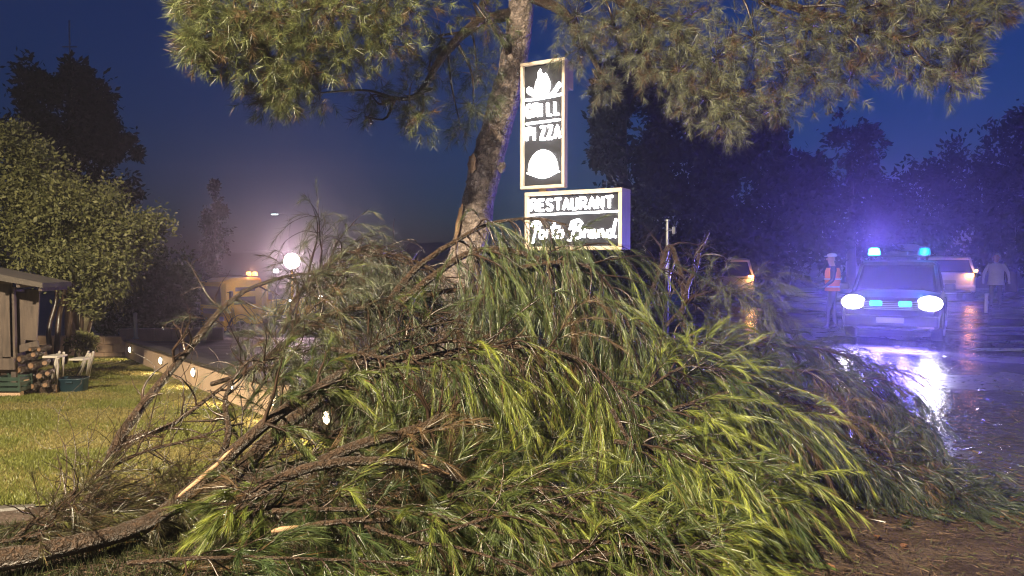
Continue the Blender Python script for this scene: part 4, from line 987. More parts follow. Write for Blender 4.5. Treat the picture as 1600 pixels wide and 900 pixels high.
e = tag(empty("firewood_log", (g1[0], g1[1] - .05, g1[2] + 0.07), 0.4), "short round log lying on the grass before the white trestle", "log")
tb = Tubes(); tb.add(np.array([[x, 0, 0] for x in np.linspace(-0.12, 0.12, 5)]), 0.075, 12, 0.04); mk("bark", tb.mesh("bark"), M['bark'], e)
mk("cut_end", me_bm("cut_end", cyl_bm(.068, .068, 0.01, (-0.124, 0, 0.0), 'X', 12)), M['orange_wood'], e)
mk("cut_end", me_bm("cut_end", cyl_bm(.068, .068, 0.01, (0.124, 0, 0.0), 'X', 12)), M['orange_wood'], e)
# trestles
def trestle(label, top, feet, grp):
    c = np.mean([f for f in feet], axis=0)
    e = tag(empty("white_trestle", c), label, "trestle", grp)
    for f in feet:
        t_ = np.array([f[0] * 0.35 + top[0] * 0.65, f[1] * .5 + top[1] * .5, top[2]])
        tb = Tubes(); tb.add(np.array([f, (f + t_) / 2, t_]) - c, 0.018, 6); mk("leg", tb.mesh("leg"), M['white_wood'], e)
    box("top_rail", (0.22, 0.26, 0.03), tuple(np.array(top) - c + [0, 0, 0.015]), M['white_wood'], e, 0.006)
t0 = P(86, 558, 10.9)
trestle("white-legged trestle with a small pale top next to the log stack", t0, [G(78, 611), G(88, 613), G(74, 604), G(96, 606)], "white trestles by the shed")
t1 = P(126, 562, 11.2)
trestle("white-legged trestle standing behind the blue tub", t1, [G(121, 598), G(134, 600), G(116, 594), G(137, 595)], "white trestles by the shed")
# tub
tc = G(115, 612)
e = tag(empty("plastic_tub", tc, 0.15), "dark petrol blue plastic tub on the grass between the trestles", "tub")
bm = bmesh.new(); rings = []
for (z, w, d_) in ((0.0, .16, .12), (0.02, .18, .135), (0.2, .2, .15), (0.215, .215, .165), (0.225, .2, .15), (0.21, .185, .135), (0.03, .165, .12)):
    rings.append([bm.verts.new((w * math.copysign(abs(math.cos(a)) ** .5, math.cos(a)), d_ * math.copysign(abs(math.sin(a)) ** .5, math.sin(a)), z)) for a in np.linspace(0, 2 * math.pi, 24, endpoint=False)])
for A2, B2 in zip(rings[:-1], rings[1:]):
    for i in range(24): bm.faces.new((A2[i], A2[(i + 1) % 24], B2[(i + 1) % 24], B2[i]))
bm.faces.new(rings[0][::-1]); bm.faces.new(rings[-1])
mk("body", me_bm("body", bm, True), M['tub'], e)
box("handle", (0.1, 0.02, 0.03), (0, -0.165, 0.17), M['tub'], e, 0.006)
# crate
cc = P(22, 610, SY - .1); cc[2] = gz + 0.1
e = tag(empty("plastic_crate", cc), "green slatted plastic crate on bricks under the shed shelf", "crate")
for k in range(3):
    for sx, sy_, wx, wy in ((0, -.14, .36, .012), (0, .14, .36, .012), (-.174, 0, .012, .268), (.174, 0, .012, .268)):
        box("slat", (wx, wy, 0.055), (sx, sy_, 0.035 + k * 0.075), M['crate'], e, 0.003)
for sx in (-.17, .17):
    for sy_ in (-.136, .136): box("corner", (.03, .03, .23), (sx, sy_, .115), M['crate'], e, .004)
box("base", (.33, .25, .012), (0, 0, .006), M['crate'], e, .002)
for i, (u, lb) in enumerate(((4, "paving brick under the crate, outer end"), (24, "paving brick under the crate, next to the logs"))):
    c = P(u, 616, SY - .15)
    o = box("paving_brick", (0.19, 0.1, 0.07), (0, 0, 0), M['wall_block'], None, 0.006); o.location = (c[0], SY - .15, gz + 0.06)
    tag(o, lb, "brick", "bricks under the crate")

# ================================================================== VEHICLES (local: +x forward, y left, z up)
def ring_loft(name, secs, mat, parent, smooth_=True):
    """secs: list of (x, [(y,z)...]) half-rings from bottom centre to top centre; mirrored"""
    bm = bmesh.new(); rows = []
    for x, half in secs:
        full = [(y, z) for y, z in half] + [(-y, z) for y, z in half[::-1] if y > 1e-6]
        rows.append([bm.verts.new((x, y, z)) for y, z in full])
    n = len(rows[0])
    for A2, B2 in zip(rows[:-1], rows[1:]):
        for i in range(n): bm.faces.new((A2[i], A2[(i + 1) % n], B2[(i + 1) % n], B2[i]))
    bm.faces.new(rows[0]); bm.faces.new(rows[-1][::-1])
    bmesh.ops.bevel(bm, geom=[e_ for e_ in bm.edges if e_.is_manifold and e_.calc_face_angle(0) > 0.6], offset=0.025, segments=2, affect='EDGES', profile=0.5)
    me = me_bm(name, bm, False)
    return mk(name, me, mat, parent)

def wheel(parent, x, y, r, w=0.22, rim=True):
    s = 1 if y > 0 else -1
    t = mk("wheel", me_bm("tyre", cyl_bm(r, r, w, (0, 0, 0), 'Y', 28, 0.03)), M['rubber'], parent); t.location = (x, y, r)
    bm = cyl_bm(r * .64, r * .6, 0.02, (0, s * (w / 2 + 0.004), 0), 'Y', 20)
    rm = mk("rim", me_bm("rim", bm), M['black'], t)
    for k in range(5):
        a = k * 2 * math.pi / 5
        box("spoke", (r * .56, 0.02, 0.06), (math.cos(a) * r * .31, s * (w / 2 + 0.018), math.sin(a) * r * .31), M['rim'], t, 0.004, Matrix.Rotation(-a, 3, 'Y'))
    bm = bmesh.new()
    tbz = Tubes(); an = np.linspace(0, 2 * math.pi, 25)
    tbz.add(np.stack([np.cos(an) * r * .63, np.full(25, s * (w / 2 + 0.012)), np.sin(an) * r * .63], 1), 0.018, 6); bm.free()
    mk("rim_edge", tbz.mesh("rim_edge"), M['rim'], t)
    return t

def suv(name, label, loc, heading, paint, L=4.3, Wd=1.8, H=1.66, hood=True, group=None, cat="car", belt=0.98, boxy=0.5):
    """heading = world angle of +x"""
    e = tag(empty(name, loc, heading), label, cat, group)
    hw = Wd / 2; r = 0.34; zb = 0.26
    def half(w, top, crown=0.03): return [(0, zb), (w * .82, zb), (w * .93, zb + .1), (w, zb + .3), (w * .995, top - .13), (w * .95, top - 0.02), (w * .6, top + crown), (0, top + crown + .01)]
    xf, xr = L / 2, -L / 2
    secs = [(xr, half(hw * .88, belt - .06, 0)), (xr + .12, half(hw * .97, belt)), (xr + .8, half(hw, belt)), (0, half(hw, belt)), (xf - 1.15, half(hw, belt)), (xf - .6, half(hw * .985, belt - .03)), (xf - .14, half(hw * .93, belt - .1, .01)), (xf, half(hw * .84, belt - .2, 0))]
    ring_loft("body", secs, paint, e)
    # greenhouse (glass) and roof
    def gh(w0, w1, z1): return [(0, belt - .02), (w0 * .5, belt - .02), (w0, belt - .02), (w0 * .97, belt + .04), (w1, z1 - .06), (w1 * .9, z1), (w1 * .4, z1 + .02), (0, z1 + .025)]
    xw = xf - 1.2                      # windscreen foot
    ring_loft("glasshouse", [(xr + .1, gh(hw * .9, hw * .8, belt + .06)), (xr + .34, gh(hw * .92, hw * .79, H - .08)), (xr + 1.2, gh(hw * .94, hw * .8, H - .045)), (xw - .75, gh(hw * .94, hw * .8, H - .05)), (xw, gh(hw * .92, hw * .82, belt + .05))], M['glass'], e)
    def rf_(w, z): return [(0, z - .03), (w, z - .03), (w, z + .005), (w * .92, z + .03), (w * .4, z + .05), (0, z + .055)]
    ring_loft("roof", [(xr + .24, rf_(hw * .77, H - .12)), (xr + .5, rf_(hw * .8, H - .055)), (xr + 1.2, rf_(hw * .81, H - .03)), (xw - .9, rf_(hw * .81, H - .03)), (xw - .62, rf_(hw * .8, H - .075))], paint, e)
    for s in (-1, 1):
        tb = Tubes()
        tb.add(np.array([[xw + .02, s * hw * .9, belt], [xw - .72, s * hw * .79, H - .06]]), 0.035, 6); mk("windscreen_pillar", tb.mesh("windscreen_pillar"), paint, e)
        tb = Tubes(); tb.add(np.array([[xr + .14, s * hw * .9, belt], [xr + .36, s * hw * .78, H - .08]]), 0.055, 6); mk("rear_pillar", tb.mesh("rear_pillar"), paint, e)
        tb = Tubes(); tb.add(np.array([[0.15, s * hw * .94, belt], [0.1, s * hw * .81, H - .05]]), 0.035, 6); mk("door_pillar", tb.mesh("door_pillar"), paint, e)
        mr = box("mirror", (.12, .2, .15), (xw - .1, s * (hw + .1), belt + .1), M['black'], e, .03, seg=2)
        box("door_handle", (.16, .03, .03), (0.0, s * (hw + .01), belt - .14), M['black'], e, .008)
        box("side_sill", (L * .5, .05, .09), (0, s * (hw - .01), zb + .05), M['black'], e, .015)
        for xx in (xf - .85, xr + .8):
            tb = Tubes(); an = np.linspace(-0.15, math.pi + .15, 20)
            tb.add(np.stack([xx + np.cos(an) * .42, np.full(20, s * (hw - .005)), r + np.sin(an) * .42], 1), 0.04, 6); mk("wheel_arch", tb.mesh("wheel_arch"), M['black'], e)
            wheel(e, xx, s * (hw - .1), r)
    box("front_bumper", (.18, Wd * .94, .24), (xf - .02, 0, .42), M['black'], e, .05, seg=2)
    box("rear_bumper", (.2, Wd * .95, .26), (xr + .02, 0, .45), paint if paint is not M['dark_paint'] else M['black'], e, .05, seg=2)
    return e

def hd(dx, dy): return math.atan2(dy, dx)
# police car
pcy = 14.8; pcp = P(1391, 500, pcy); pcx = pcp[0]
pa_ = R(31)
pc_h = hd(-math.sin(pa_), -math.cos(pa_))
L_pc = 4.2
ctr = np.array([pcx, pcy]) + np.array([math.sin(pa_), math.cos(pa_)]) * (L_pc / 2)
pc = suv("police_car", "police off-road car with blue beacons and headlights blazing", (ctr[0], ctr[1], float(T(*ctr)) + 0.008), pc_h, M['dark_paint'], L=L_pc, Wd=1.8, H=1.64, belt=0.98)
xf = L_pc / 2
gr = box("grille", (.06, 1.0, .2), (xf - .0, 0, .74), M['black'], pc, .02)
for k in range(5): box("grille_slat", (.03, .95, .016), (xf + .032, 0, .665 + k * .037), M['steel'], gr, .003)
for s in (-1, 1):
    hl = mk("headlight", me_bm("headlight", cyl_bm(.14, .12, .08, (0, 0, 0), 'X', 24, .02)), M['head'], pc); hl.location = (xf - .02, s * .68, .79); hl.scale = (1, 1.65, 1.1)  # lens oversized so its glowing face imitates the headlight's glare
    tq = aim((1, s * 0.0, -0.03))
    add_light("headlight_beam", 'SPOT', (xf + .09, s * .68, .79), HEAD_W * 4, (1.0, .93, .95), pc, tq, .08, R(110), 0.9)
    bl = box("grille_light", (.05, .22, .1), (xf + .06, s * .26, .78), M['blue_grille'], pc, .015)
    add_light("grille_beam", 'SPOT', (xf + .12, s * .26, .78), BLUE_W * .95, (.16, .11, 1.0), pc, aim((1, 0, -0.06)), .06, R(150), .7)
    box("indicator", (.03, .12, .05), (xf - .08, s * .74, .62), M['red_lens'], pc, .01)
box("number_plate", (.02, .5, .11), (xf + .075, 0, .45), M['white_paint'], pc, .004)
box("bumper_flap", (.03, .3, .12), (xf + .05, -.62 * -1, .36), M['beige_paint'], pc, .01)
lb = box("light_bar", (.26, 1.2, .05), (-.05, 0, 1.74), M['black'], pc, .015)
for s, mt, nm in ((-1, 'blue', "lit"), (1, 'blue_dim', "dim")):
    bm = cyl_bm(.13, .1, .16, (-.05, s * .5, 1.84), 'Z', 20, .03)
    mk("beacon", me_bm("beacon", bm), M[mt], lb)
box("siren_box", (.18, .35, .08), (-.05, 0, 1.80), M['black'], lb, .02)
for s in (-1, 1): box("bar_foot", (.08, .05, .09), (-.05, s * .55, 1.69), M['black'], lb, .006)
add_light("beacon_light", 'SPOT', (-.05, -.5, 1.96), BLUE_W * 1.0, (.22, .13, 1.0), pc, aim((0.25, 0, 1)), .06, R(165), .5)
add_light("beacon_light", 'POINT', (.12, .5, 1.83), BLUE_W * .02, (.05, .3, 1.0), pc, None, .05)

# white car
wy = 29.0; wp = P(1482, 440, wy); ba = R(23)
wc = suv("parked_car", "white parked car seen from behind with its rear lamp lit", (wp[0] + math.sin(ba) * 2.2, wy + math.cos(ba) * 2.2, float(T(wp[0], wy)) + 0.01), hd(math.sin(ba), math.cos(ba)), M['white_paint'], L=4.4, Wd=1.92, H=1.72, belt=1.06, group="cars parked across the road")
xr = -2.2
box("tailgate", (.06, 1.5, .5), (xr - .0, 0, .8), M['white_paint'], wc, .03, seg=2)
box("number_plate", (.02, .5, .11), (xr - .045, 0, .72), M['steel'], wc, .004)
box("spoiler", (.2, 1.35, .04), (xr + .2, 0, 1.64), M['white_paint'], wc, .015)
box("rear_wiper", (.02, .4, .02), (xr + .08, 0, 1.12), M['black'], wc, .004)
box("lower_trim", (.08, 1.5, .14), (xr - .07, 0, .36), M['black'], wc, .03)
tlm = box("tail_lamp", (.06, .3, .13), (xr + .02, -.7, .98), M['tail'], wc, .025, seg=2)
box("tail_lamp", (.06, .3, .13), (xr + .02, .7, .98), M['red_lens'], wc, .025, seg=2)
box("indicator", (.04, .1, .09), (xr + .12, -.94, 1.14), M['tail'], wc, .015)
add_light("tail_light", 'POINT', (xr - .15, -.7, .98), 9, (1.0, .4, .12), wc, None, .06)
# parked car with lit lamp
by = 27.0; bp_ = P(1142, 440, by); bb = R(4)
bc = suv("parked_car", "beige parked car half hidden by twigs with one amber rear lamp lit", (bp_[0] + math.sin(bb) * 2.1, by + math.cos(bb) * 2.1, float(T(bp_[0], by)) + 0.01), hd(math.sin(bb), math.cos(bb)), M['beige_paint'], L=4.2, Wd=1.78, H=1.66, group="cars parked across the road")
xr = -2.1
box("tailgate", (.06, 1.4, .45), (xr, 0, .74), M['beige_paint'], bc, .03, seg=2)
box("number_plate", (.02, .5, .11), (xr - .045, 0, .62), M['steel'], bc, .004)
box("tail_lamp", (.07, .2, .2), (xr + .02, -.72, .92), M['tail'], bc, .025, seg=2)
box("tail_lamp", (.07, .2, .2), (xr + .02, .72, .92), M['red_lens'], bc, .025, seg=2)
add_light("tail_light", 'POINT', (xr - .15, -.72, .92), 10, (1.0, .5, .15), bc, None, .06)
# grey van behind
vy = 38.0; vp = P(1452, 420, vy)
vb = tag(empty("parked_van", (vp[0], vy + 2.4, float(T(vp[0], vy)) + 0.01), hd(.5, .86)), "pale grey van roof showing behind the white car", "van", "cars parked across the road")
ring_loft("body", [(-2.4, [(0, .3), (.85, .3), (.95, .6), (.93, 1.5), (.85, 2.2), (.5, 2.32), (0, 2.34)]), (.9, [(0, .3), (.85, .3), (.97, .6), (.95, 1.5), (.86, 2.25), (.5, 2.38), (0, 2.4)]), (1.6, [(0, .3), (.85, .3), (.96, .6), (.94, 1.3), (.85, 1.95), (.5, 2.05), (0, 2.07)]), (2.4, [(0, .3), (.8, .3), (.9, .5), (.88, .9), (.8, 1.1), (.5, 1.15), (0, 1.16)])], M['grey_paint'], vb)
box("rear_window", (.03, 1.3, .55), (-2.41, 0, 1.7), M['glass'], vb, .02)
for s in (-1, 1):
    box("tail_lamp", (.04, .12, .4), (-2.42, s * .85, 1.05), M['red_lens'], vb, .01)
    for xx in (-1.5, 1.5): wheel(vb, xx, s * .85, .34)

# ------------------------------------------------------------------ yellow truck
ty = 36.0; TS = 1.1; tpx = P(341, 500, ty)
tgz = float(T(tpx[0], ty)) + 0.335
t_h = hd(-0.62, -0.785)
tr = tag(empty("recovery_truck", (tpx[0] + 0.95, ty + 1.4, tgz), t_h), "yellow truck with amber beacons and a blazing floodlight behind the branches", "truck"); tr.scale = (TS, TS, TS)
hw = 1.0
cab = ring_loft("cab", [(-.1, [(0, .55), (hw, .55), (hw, 1.3), (hw * .99, 1.9), (hw * .93, 2.5), (hw * .8, 2.6), (0, 2.63)]), (1.25, [(0, .55), (hw, .55), (hw, 1.3), (hw * .99, 1.9), (hw * .93, 2.5), (hw * .8, 2.6), (0, 2.63)]), (1.62, [(0, .55), (hw * .97, .55), (hw * .98, 1.3), (hw * .96, 1.55), (hw * .9, 2.38), (hw * .78, 2.48), (0, 2.5)]), (1.78, [(0, .6), (hw * .9, .6), (hw * .93, 1.1), (hw * .92, 1.4), (hw * .84, 2.28), (hw * .74, 2.36), (0, 2.38)])], M['yellow'], tr)
def quad_plate(name, pts, th, mat, parent):
    bm = bmesh.new(); p = [Vector(x) for x in pts]; nrm = (p[1] - p[0]).cross(p[2] - p[0]).normalized() * th
    A2 = [bm.verts.new(x) for x in p]; B2 = [bm.verts.new(x + nrm) for x in p]
    bm.faces.new(A2); bm.faces.new(B2[::-1])
    for i in range(4): bm.faces.new((A2[i], A2[(i + 1) % 4], B2[(i + 1) % 4], B2[i]))
    return mk(name, me_bm(name, bm), mat, parent)
quad_plate("windscreen", [(1.80, -hw * .84, 1.42), (1.80, hw * .84, 1.42), (1.795, hw * .76, 2.25), (1.795, -hw * .76, 2.25)], .02, M['glass'], tr)
for s in (-1, 1):
    quad_plate("side_window", [(.25, s * (hw + .012), 1.45), (1.3, s * (hw + .012), 1.45), (1.2, s * (hw * .955 + .012), 2.2), (.25, s * (hw * .955 + .012), 2.2)], .015, M['glass'], tr)
    dr = box("door", (1.2, .025, .8), (.78, s * (hw + .008), 1.0), M['yellow'], tr, .01)
    box("handle", (.16, .03, .04), (.35, s * (hw + .03), 1.25), M['black'], dr, .006)
    box("headlight", (.06, .3, .18), (1.80, s * .85, .86), M['rim'], tr, .03, seg=2)
    mr = box("mirror", (.1, .2, .42), (1.6, s * (hw + .28), 1.85), M['black'], tr, .03, seg=2)
    box("mirror_arm", (.03, .24, .03), (1.6, s * (hw + .1), 2.0), M['black'], tr, .004)
    wheel(tr, 1.0, s * (hw - .14), .45, .3); wheel(tr, -2.6, s * (hw - .14), .45, .3)
    tb = Tubes(); an = np.linspace(0, math.pi, 16)
    tb.add(np.stack([1.0 + np.cos(an) * .55, np.full(16, s * (hw - .02)), .45 + np.sin(an) * .55], 1), .05, 6); mk("wheel_arch", tb.mesh("wheel_arch"), M['black'], tr)
box("bumper", (.2, 2.3, .42), (1.83, 0, .55), M['yellow'], tr, .05, seg=2)
box("number_plate", (.02, .5, .12), (1.94, .1, .55), M['white_paint'], tr, .004)
box("front_grille", (.03, 1.3, .22), (1.80, 0, 1.15), M['black'], tr, .01)
box("wiper", (.02, .7, .03), (1.825, .3, 1.5), M['black'], tr, .004)
box("sun_visor", (.25, 1.9, .06), (1.78, 0, 2.42), M['yellow'], tr, .02)
box("roof_rack", (.7, 1.5, .08), (.8, 0, 2.70), M['black'], tr, .02)
box("chassis", (4.6, 1.0, .25), (-1.6, 0, .6), M['black'], tr, .02)
box("bed", (4.0, 2.3, .16), (-2.2, 0, .95), M['yellow'], tr, .02)
for s in (-1, 1): box("bed_side", (3.9, .06, .45), (-2.2, s * 1.12, 1.26), M['yellow'], tr, .015)
box("headboard", (.1, 2.2, 1.3), (-.3, 0, 1.7), M['yellow'], tr, .02)
for yb in (.25, .75):
    bc_ = mk("beacon", me_bm("beacon", cyl_bm(.12, .09, .17, (.1, yb, 2.78), 'Z', 18, .03)), M['amber'], tr)
add_light("beacon_light", 'POINT', (.1, .5, 3.02), 60, (1.0, .4, .15), tr, None, .08)
# mast with floodlight
fl = P(456, 408, ty + 1.2); fll = Matrix.Rotation(-t_h, 3, 'Z') @ (Vector(tuple(fl)) - Vector(tr.location)) / TS
ms = cyl("mast", .06, .05, fll.z - .9, (fll.x, fll.y, (fll.z + .9) / 2), M['yellow'], tr, n=12)
fdir = (Matrix.Rotation(-t_h, 3, 'Z') @ Vector((-fl[0], -fl[1], -0.25))).normalized()
fr = fdir.to_track_quat('X', 'Z').to_matrix()
def disc(nm, r, dep, c, mt, par):
    bm = cyl_bm(r, r * .96, dep, (0, 0, 0), 'X', 28, .01)
    bmesh.ops.transform(bm, matrix=fr.to_4x4(), verts=bm.verts[:])
    for v in bm.verts: v.co += c
    return mk(nm, me_bm(nm, bm), mt, par)
fh = disc("floodlight", .38, .2, Vector(fll) - fdir * .08, M['black'], tr)
disc("lens", .35, .02, Vector(fll) + fdir * .035, M['flood'], fh)  # lens made extra wide, its size imitating the lamp's bloom
add_light("flood_beam", 'SPOT', tuple(Vector(fll) + fdir * .12), FLOOD_W * 4, (1.0, .62, .76), tr, aim(fdir), .1, R(170), .5)
for (u, v, sc) in ((431, 423, .16), (454, 470, .1), (501, 464, .14)):
    wpx = P(u, v, ty + .4); wl_ = Matrix.Rotation(-t_h, 3, 'Z') @ (Vector(tuple(wpx)) - Vector(tr.location)) / TS
    wk = box("work_lamp", (.07, sc * 1.6, sc * 1.1), tuple(wl_), M['black'], tr, .015, fr)
    box("lens", (.02, sc * 1.35, sc * .9), tuple(wl_ + fdir * .04), M['lamp_white'], wk, .01, fr)
    cyl("lamp_stem", .025, .025, max(.1, wl_.z - 1.0), (wl_.x, wl_.y, (wl_.z + 1.0) / 2), M['black'], tr, n=8)

# ------------------------------------------------------------------ street lamps
def street_lamp(label, base, h, arm, lens, energy, color, grp=None, spot=R(150)):
    e = tag(empty("street_lamp", base), label, "street lamp", grp)
    cyl("pole", .08, .045, h, (0, 0, h / 2), M['steel'], e, n=14)
    a = np.array(arm, float); tb = Tubes(); tb.add(spline([(0, 0, h - .02), tuple(a * .4 + [0, 0, h + .14]), tuple(a + [0, 0, h + .15])], 10), .03, 8); mk("arm", tb.mesh("arm"), M['steel'], e)
    rot = Matrix.Rotation(math.atan2(a[1], a[0]), 3, 'Z')
    hd_ = box("lamp_head", (.62, .26, .1), tuple(a * 1.15 + [0, 0, h + .16]), M['steel'], e, .03, rot, 2)
    box("lens", (.46, .2, .03), tuple(a * 1.15 + [0, 0, h + .1]), lens, hd_, .01, rot)
    cyl("foot", .14, .14, .06, (0, 0, .03), M['steel'], e, n=14)
    add_light("lamp_light", 'SPOT', tuple(a * 1.15 + [0, 0, h + .05]), energy, color, e, aim((0, 0, -1)), .25, spot, .35)
    return e
fb = P(451, 420, 60); fb[2] = -1.5
hh = P(451, 337, 60)[2] + 1.5
street_lamp("small far street lamp glowing above the truck floodlight", fb, hh, (-.9, -.1, 0), M['street'], 400, (.8, .95, 1.0), "street lamps")
street_lamp("street lamp on the pavement behind the viewpoint lighting the fallen boughs", (-5.8, -2.4, 0), 7.9, (.8, .7, 0), M['street_warm'], LAMP_W * 2, (1.0, .84, .58), "street lamps", R(172))
# distant antenna pole
ab = P(116, 420, 40); ab[2] = -1.5
an_ = tag(empty("antenna_mast", ab), "faint thin mast rising above the black conifer", "mast")
cyl("pole", .06, .04, 16.0, (0, 0, 8.0), M['steel'], an_, n=8)
box("crossarm", (.8, .06, .06), (0, 0, 14.6), M['steel'], an_, .01); box("crossarm", (.5, .06, .06), (0, 0, 13.8), M['steel'], an_, .01)

# ------------------------------------------------------------------ people
def person(label, loc, rz, joints, edges, bands, extras):
    """joints: name -> (x,y,z,r); skin body, coloured by height bands"""
    names = list(joints)
    me = bpy.data.meshes.new("body")
    me.from_pydata([joints[k][:3] for k in names], [(names.index(a), names.index(b)) for a, b in edges], [])
    root = tag(empty("person", loc, rz), label, "person")
    o = mk("body", me, None, root)
    sk = o.modifiers.new("skin", 'SKIN'); sk.use_smooth_shade = True
    for i, k in enumerate(names):
        r_ = joints[k][3]; me.skin_vertices[0].data[i].radius = (r_, r_ * (joints[k][4] if len(joints[k]) > 4 else 1))
    me.skin_vertices[0].data[names.index("pelvis")].use_root = True
    sb = o.modifiers.new("sub", 'SUBSURF'); sb.levels = 2; sb.render_levels = 2
    m, n, l, bs = new_mat("person_clothes")
    tc = n.new("ShaderNodeTexCoord"); sx = n.new("ShaderNodeSeparateXYZ"); l.new(tc.outputs["Object"], sx.inputs[0])
    mr = n.new("ShaderNodeMapRange"); mr.inputs[2].default_value = 2.0; l.new(sx.outputs[2], mr.inputs[0])
    cr = n.new("ShaderNodeValToRGB"); cr.color_ramp.interpolation = 'CONSTANT'
    while len(cr.color_ramp.elements) < len(bands): cr.color_ramp.elements.new(0.5)
    for el, (z, c) in zip(cr.color_ramp.elements, bands): el.position = z / 2.0; el.color = (*c, 1)
    l.new(mr.outputs[0], cr.inputs[0]); l.new(cr.outputs[0], bs.inputs["Base Color"]); bs.inputs["Roughness"].default_value = .6
    me.materials.append(m)
    extras(root)
    return root
def std_joints(armR, armL, stride=.12, head=(0, 0.02)):
    J = {"pelvis": (0, 0, .95, .15, .8), "belly": (0, 0, 1.12, .15, .75), "chest": (0, 0.0, 1.32, .18, .7), "neck0": (0, 0, 1.47, .075), "neck": (head[0] * .3, head[1] * .3, 1.53, .06), "jaw": (head[0], head[1] + .02, 1.60, .075), "skull": (head[0], head[1], 1.70, .095), "crown": (head[0], head[1], 1.775, .06)}
    E = [("pelvis", "belly"), ("belly", "chest"), ("chest", "neck0"), ("neck0", "neck"), ("neck", "jaw"), ("jaw", "skull"), ("skull", "crown")]
    for s, nm, st in ((-1, "L", stride), (1, "R", -stride)):
        J["hip" + nm] = (s * .1, 0, .86, .105); J["knee" + nm] = (s * .11, st * .6 + .03, .48, .068); J["ankle" + nm] = (s * .12, st, .09, .048); J["toe" + nm] = (s * .14, st + .16, .04, .04)
        E += [("pelvis", "hip" + nm), ("hip" + nm, "knee" + nm), ("knee" + nm, "ankle" + nm), ("ankle" + nm, "toe" + nm)]
    for s, nm, arm in ((-1, "L", armL), (1, "R", armR)):
        J["sh" + nm] = (s * .2, 0, 1.42, .075); J["el" + nm] = (*arm[0], .052); J["wr" + nm] = (*arm[1], .036); J["hand" + nm] = (*arm[2], .034)
        E += [("chest", "sh" + nm), ("sh" + nm, "el" + nm), ("el" + nm, "wr" + nm), ("wr" + nm, "hand" + nm)]
        hx = np.array(arm[2]); wd = unit(hx - np.array(arm[1]))
        sd = unit(np.cross(wd, [0.2, 1, 0.1]))
        for q_, (of, ln_) in enumerate(((-.028, .06), (-.01, .075), (.01, .07), (.027, .055))):
            b0 = hx + sd * of + wd * .02; J[f"f{nm}{q_}"] = (*(b0 + wd * ln_ * .55), .009); J[f"g{nm}{q_}"] = (*(b0 + wd * ln_ + np.array([0, .012, -.01])), .008)
            E += [("hand" + nm, f"f{nm}{q_}"), (f"f{nm}{q_}", f"g{nm}{q_}")]
        J["th" + nm] = (*(hx + sd * .045 - wd * .01 + np.array([0, .02, 0])), .01); E.append(("hand" + nm, "th" + nm))
    return J, E
def face(root, hx, hy, skin=(.45, .28, .2)):
    sm = pm("skin", skin, None, 10, .5)
    def sph(nm, c, r, mt):
        bm = bmesh.new(); bmesh.ops.create_uvsphere(bm, u_segments=10, v_segments=6, radius=1)
        for v in bm.verts: v.co = Vector((v.co.x * r[0] + c[0], v.co.y * r[1] + c[1], v.co.z * r[2] + c[2]))
        return mk(nm, me_bm(nm, bm, True), mt, root)
    sph("nose", (hx, hy + .1, 1.665), (.015, .025, .025), sm)
    for s in (-1, 1):
        sph("eye", (hx + s * .033, hy + .085, 1.69), (.013, .01, .01), M['white_wood']); sph("ear", (hx + s * .095, hy, 1.675), (.015, .025, .035), sm)
    sph("mouth", (hx, hy + .088, 1.625), (.025, .01, .007), M['plaster'])
    return sph
vest_mat = pm("hi_vis_vest", (.95, .33, .16), (.9, .28, .12), 6, .5)
vest_mat.node_tree.nodes["Principled BSDF"].inputs["Emission Strength"].default_value = 0
def vest_loft(root, mat, z0, z1, nm="vest", pad=0.02):
    bm = bmesh.new(); rows = []
    for z, wx, wy in ((z0, .185, .15), (z0 + .12, .18, .15), (1.3, .205, .155), (1.38, .21, .15), (z1, .16, .12)):
        rows.append([bm.verts.new(((wx + pad) * math.cos(a), (wy + pad) * math.sin(a), z)) for a in np.linspace(0, 2 * math.pi, 24, endpoint=False)])
    for A2, B2 in zip(rows[:-1], rows[1:]):
        for i in range(24): bm.faces.new((A2[i], A2[(i + 1) % 24], B2[(i + 1) % 24], B2[i]))
    return mk(nm, me_bm(nm, bm, True), mat, root)
def ex_officer(root):
    sph = face(root, 0, .03)
    v_ = vest_loft(root, vest_mat, .92, 1.46)
    for z in (1.02, 1.2):
        tbz = Tubes(); an = np.linspace(0, 2 * math.pi, 25); k = .185 + (.02 if z > 1.1 else 0) + .024
        tbz.add(np.stack([np.cos(an) * k, np.sin(an) * (.176 if z > 1.1 else .176), np.full(25, z)], 1), .018, 5); mk("reflective_band", tbz.mesh("reflective_band"), pm("reflective", (.8, .8, .8), None, 9, .3), v_)
    sph("cap", (0, .02, 1.755), (.108, .118, .06), M['white_paint']); sph("cap_peak", (0, .13, 1.735), (.075, .07, .012), M['white_paint'])
J, E = std_joints(((.3, .05, 1.18), (.26, .25, 1.1), (.22, .34, 1.1)), ((-.3, .02, 1.17), (-.28, .2, 1.02), (-.24, .28, 1.0)), .1, (0, .03))
op = P(1301, 440, 17.5)
person("person in an orange-pink reflective vest and white cap behind the police car", (op[0], 17.5, float(T(op[0], 17.5)) + 0.006), R(70), J, E, [(0, (.02, .02, .025)), (.95, (.03, .035, .06)), (1.5, (.42, .27, .2)), (1.72, (.05, .035, .03))], ex_officer)
coat_m = pm("pale_raincoat", (.55, .55, .58), (.45, .45, .48), 5, .45)
